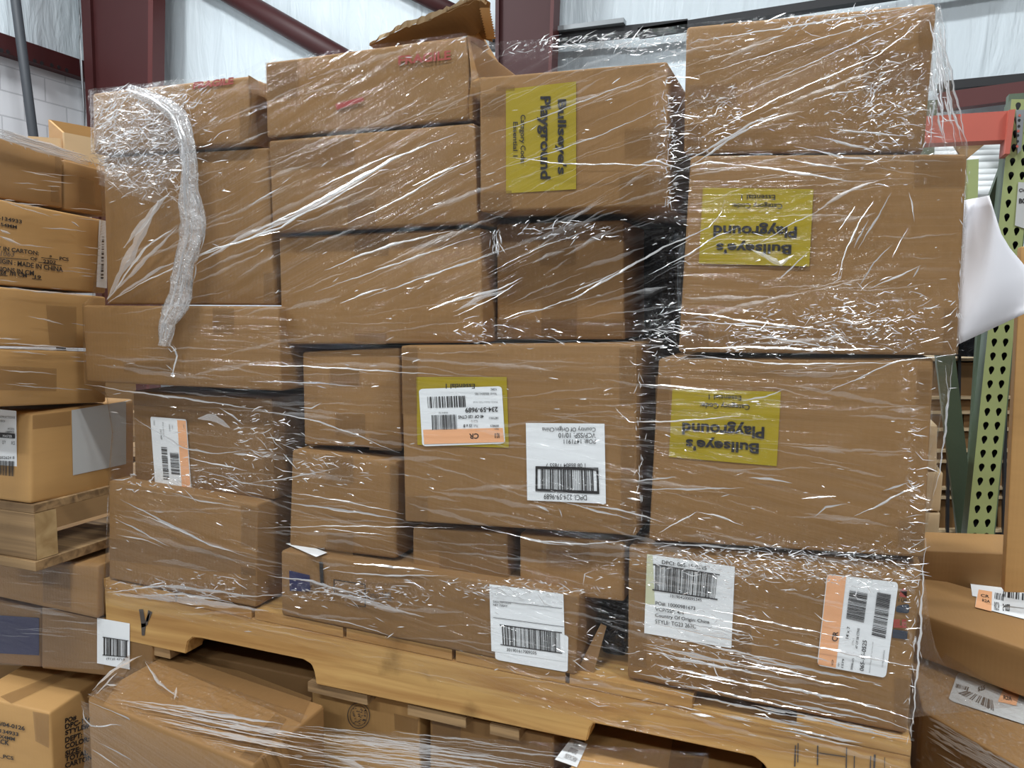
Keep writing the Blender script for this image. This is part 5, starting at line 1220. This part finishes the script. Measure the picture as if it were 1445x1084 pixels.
lo.build('loose_crinkle', M['loose'], wrap)

# film of the neighbouring loads
def film_quad(name, label, q3, n=60, lay=(0, .8, .2, .1), mat='film', amp=.003, group=None, parent=None):
    V, Fc = [], []; q3 = [np.asarray(p, float) for p in q3]; nr = np.cross(q3[1] - q3[0], q3[3] - q3[0]); nr /= np.linalg.norm(nr)
    if np.dot(nr, CAM - q3[0]) < 0: nr = -nr
    for j in range(n + 1):
        for i in range(n + 1):
            u, v = i / n, j / n; V.append(bil(q3, u, v) + nr * amp * (float(vnoise(np.array([u * 4.]), np.array([v * 30.]), 3)[0]) + .5 * float(vnoise(np.array([u * 14.]), np.array([v * 22.]), 6)[0])))
    for j in range(n):
        for i in range(n):
            a = j * (n + 1) + i; Fc.append((a, a + 1, a + n + 2, a + n + 1))
    me = mesh_of(name, V, Fc, True); lay_attr(me, [lay] * len(V)); return put(name, me, M[mat], parent), nr
def wrap_of(label, loc): return thing('stretch_wrap', label, 'plastic wrap', loc)
w2 = wrap_of('clear stretch film stretched over the far left load of golden cartons', (XL, 1.2, zt))
xf = XL + .014
film_quad('film_sheet', '', [UX(-70, 165, xf), UX(148, 232, xf), UX(148, 575, xf), UX(-70, 580, xf)], 80, (.1, .5, .1, .04), parent=w2, amp=.0015)
s2 = Strands(lambda x, y, lift=0: UX(x, y, xf + .004) + np.array([lift, 0, 0]))
for k in range(16):
    o_ = rnd.uniform(-6, 8); s2.add([(-10, 184 + o_), (60, 206 + o_), (125, 226 + o_)], rnd.uniform(2, 5), .9, 1.2, rnd)
for row in [((0, 333), (20, 341), (30, 346), 5), ((0, 324), (15, 330), 4), ((0, 282), (40, 296), (75, 307), 2), ((100, 313), (112, 320), 3), ((0, 405), (60, 412), (120, 417), 3), ((0, 490), (50, 492), (118, 494), 4), ((0, 484), (60, 488), (110, 492), 3), ((40, 446), (90, 458), 2.5), ((0, 522), (80, 528), 2), ((30, 240), (85, 252), 2)]: s2.add(row[:-1], row[-1], .9, 1, rnd)
for k in range(34):
    x, y = rnd.uniform(-5, 135), rnd.uniform(240, 560); l = rnd.uniform(15, 70); s2.add([(x, y), (min(146, x + l), y + l * .08)], rnd.uniform(1, 2.2), .5, 1, rnd)
for k in range(70):
    x, y = rnd.uniform(0, 150), rnd.uniform(-5, 10); s2.add([(x, 188 + x * .27 + y), (x + rnd.uniform(3, 14), 190 + x * .27 + y + rnd.uniform(-4, 5))], 1.6, 1, .4, rnd)
s2.build('film_crease', M['fold'], w2)
# film bands round the lower left tier
w3 = wrap_of('hazy stretch film round the cartons below the far left pallet', (XL, y9, .6))
film_quad('film_sheet', '', front([(-70, 785), (147, 795), (147, 945), (-70, 935)], y9 - .008), 50, (0, .25, .15, .02), parent=w3, amp=.0008)
s3 = Strands(lambda x, y, lift=0: UY(x, y, y9 - .010) + np.array([0, -lift, 0]))
for k in range(24):
    x, y = rnd.uniform(-10, 110), rnd.uniform(800, 935); l = rnd.uniform(20, 90); s3.add([(x, y), (min(146, x + l), y + l * .07)], rnd.uniform(1, 3), .6, 1, rnd)
s3.add([(0, 852), (60, 862), (110, 872)], 7, .6, 1, rnd)
s3.build('film_crease', M['fold_soft'], w3)
# film over the carton that juts out below the pallet
w4 = wrap_of('stretch film pulled over the lit carton jutting out below the pallet', tuple(V1))
zf = zl + .006
film_quad('top_film', '', [UZ(205, 932, zf), UZ(437, 1012, zf), UZ(360, 1084, zf), UZ(123, 984, zf)], 60, (0, 0, 1, .25), parent=w4, amp=.004)
a_, b_ = UZ(122, 985, zl), UZ(357, 1081, zl); o_ = np.array([0, -.006, 0])
film_quad('side_film', '', [a_ + o_, b_ + o_, b_ + o_ - [0, 0, .3], a_ + o_ - [0, 0, .3]], 50, (0, 0, .8, .1), parent=w4)
s4 = Strands(lambda x, y, lift=0: UZ(x, y, zf + .004) + np.array([0, 0, lift]))
for k in range(46):
    x = rnd.uniform(140, 330); y = 985 + (x - 140) * .22 + rnd.uniform(-12, 55) * (x / 330); l = rnd.uniform(60, 260)
    if y > 984 + (x - 123) * .41 - 6: continue
    s4.add([(x, y), (x + l / 2, y + l * .10), (x + l, y + l * .19)], rnd.uniform(1, 3), .8, 1, rnd)
for row in [((205, 934), (222, 962), (240, 975), (252, 985), 5), ((250, 970), (246, 988), 6), ((180, 990), (215, 992), (260, 998), (330, 1008), 3), ((235, 997), (300, 1008), (400, 1022), 6), ((130, 975), (160, 945), (200, 925), 5), ((135, 980), (165, 950), 3), ((150, 966), (165, 968), 5)]: s4.add(row[:-1], row[-1], .9, 1, rnd)
s4.build('film_crease', M['fold'], w4)
s5 = Strands(lambda x, y, lift=0: UY(x, y, a_[1] - .012) + np.array([0, -lift, 0]))
for row in [((118, 1000), (117, 1012), (126, 1024), (140, 1026), (160, 1022), (172, 1024), 3), ((125, 990), (200, 1022), (300, 1066), 3), ((140, 1048), (190, 1075), 2), ((130, 1058), (170, 1084), 2)]: s5.add(row[:-1], row[-1], .9, .6, rnd)
s5.build('side_crease', M['fold'], w4)
# film across the lower cartons under the pallet
w6 = wrap_of('stretch film across the front of the cartons under the pallet', tuple(zrow((420, 1000), YF)[0]))
yl = YF + .018
film_quad('film_sheet', '', front([(365, 1020), (1000, 1062), (1000, 1150), (365, 1120)], yl - .12), 60, (0, 0, 1, .1), parent=w6)
s6 = Strands(lambda x, y, lift=0: UY(x, y, yl - .125) + np.array([0, -lift, 0]))
for k in range(60):
    x = rnd.uniform(380, 640); y = 1020 + (x - 380) * .07 + rnd.uniform(0, 60); l = rnd.uniform(60, 260); s6.add([(x, y), (x + l / 2, y + l * .05), (x + l, y + l * .12)], rnd.uniform(1, 3), .8, 1.2, rnd)
for row in [((503, 1045), (520, 1050), (535, 1057), 6), ((414, 1067), (428, 1068), 7), ((462, 1066), (500, 1078), (520, 1088), 9)]: s6.add(row[:-1], row[-1], .8, .4, rnd)
s6.build('film_crease', M['loose'], w6)
# film over the low load at the right
w7 = wrap_of('wrinkled stretch film pulled over the bottom right corner cartons', tuple(R2[3]))
zc = z2 + .006
film_quad('top_film', '', [UZ(1296, 925, zc), UZ(1460, 1000, zc), UZ(1460, 1092, zc), UZ(1303, 1003, zc)], 50, (0, 0, .8, .5), parent=w7)
eo = R2[3]; er = R2[2]; nf = np.cross(er - eo, [0, 0, 1]); nf /= np.linalg.norm(nf); nf = nf if np.dot(nf, CAM - eo) > 0 else -nf
film_quad('side_film', '', [eo + nf * .006, er + nf * .006, er + nf * .006 - [0, 0, .3], eo + nf * .006 - [0, 0, .3]], 50, (0, 0, .8, .5), parent=w7)
s7 = Strands(lambda x, y, lift=0: UP(x, y, eo + nf * .010, nf) + nf * lift)
for k in range(90):
    x = rnd.uniform(1306, 1430); b0 = 1006 + (x - 1303) * .58; y = b0 + rnd.uniform(0, 26); l = rnd.uniform(8, 50); s7.add([(x, y), (x + l, y + l * .58)], rnd.uniform(1.5, 4), .9, .8, rnd)
for k in range(14):
    x = rnd.uniform(1306, 1400); y = 1030 + (x - 1303) * .58 + rnd.uniform(5, 40); l = rnd.uniform(30, 80); s7.add([(x, y), (x + l, y + l * .62)], 2.5, .9, .8, rnd)
s7.build('film_crease', M['fold'], w7)
# web of film pulled from the big load's corner down to that carton
A0, A1, B0, B1 = UY(1303, 800, YF), UY(1286, 1010, YF), UZ(1445, 1000, zc), UZ(1303, 1003, zc)
V, Fc = [], []; n = 50
for j in range(n + 1):
    v = j / n
    for i in range(n + 1):
        u = i / n; l_ = A0 * (1 - v) + A1 * v; px_r = 1312 + (1445 - 1312) * (v ** .8) * (1 - .0 * v); 
        r_ = UZ(1335 + 110 * v if v < .99 else 1445, 920 + 75 * v, z2 + .03 - .02 * v)
        p = l_ * (1 - u) + r_ * u; p = p + np.array([0, 0, -.05 * math.sin(math.pi * u) * (1 - v)]); V.append(p + np.array([0, -.006 * float(vnoise(np.array([v * 26.]), np.array([u * 3.]), 1)[0]), 0]))
for j in range(n):
    for i in range(n):
        a = j * (n + 1) + i; Fc.append((a, a + 1, a + n + 2, a + n + 1))
me = mesh_of('film_web', V, Fc, True); lay_attr(me, [(0, 0, .6, .5)] * len(V)); put('film_web', me, M['film'], w7)
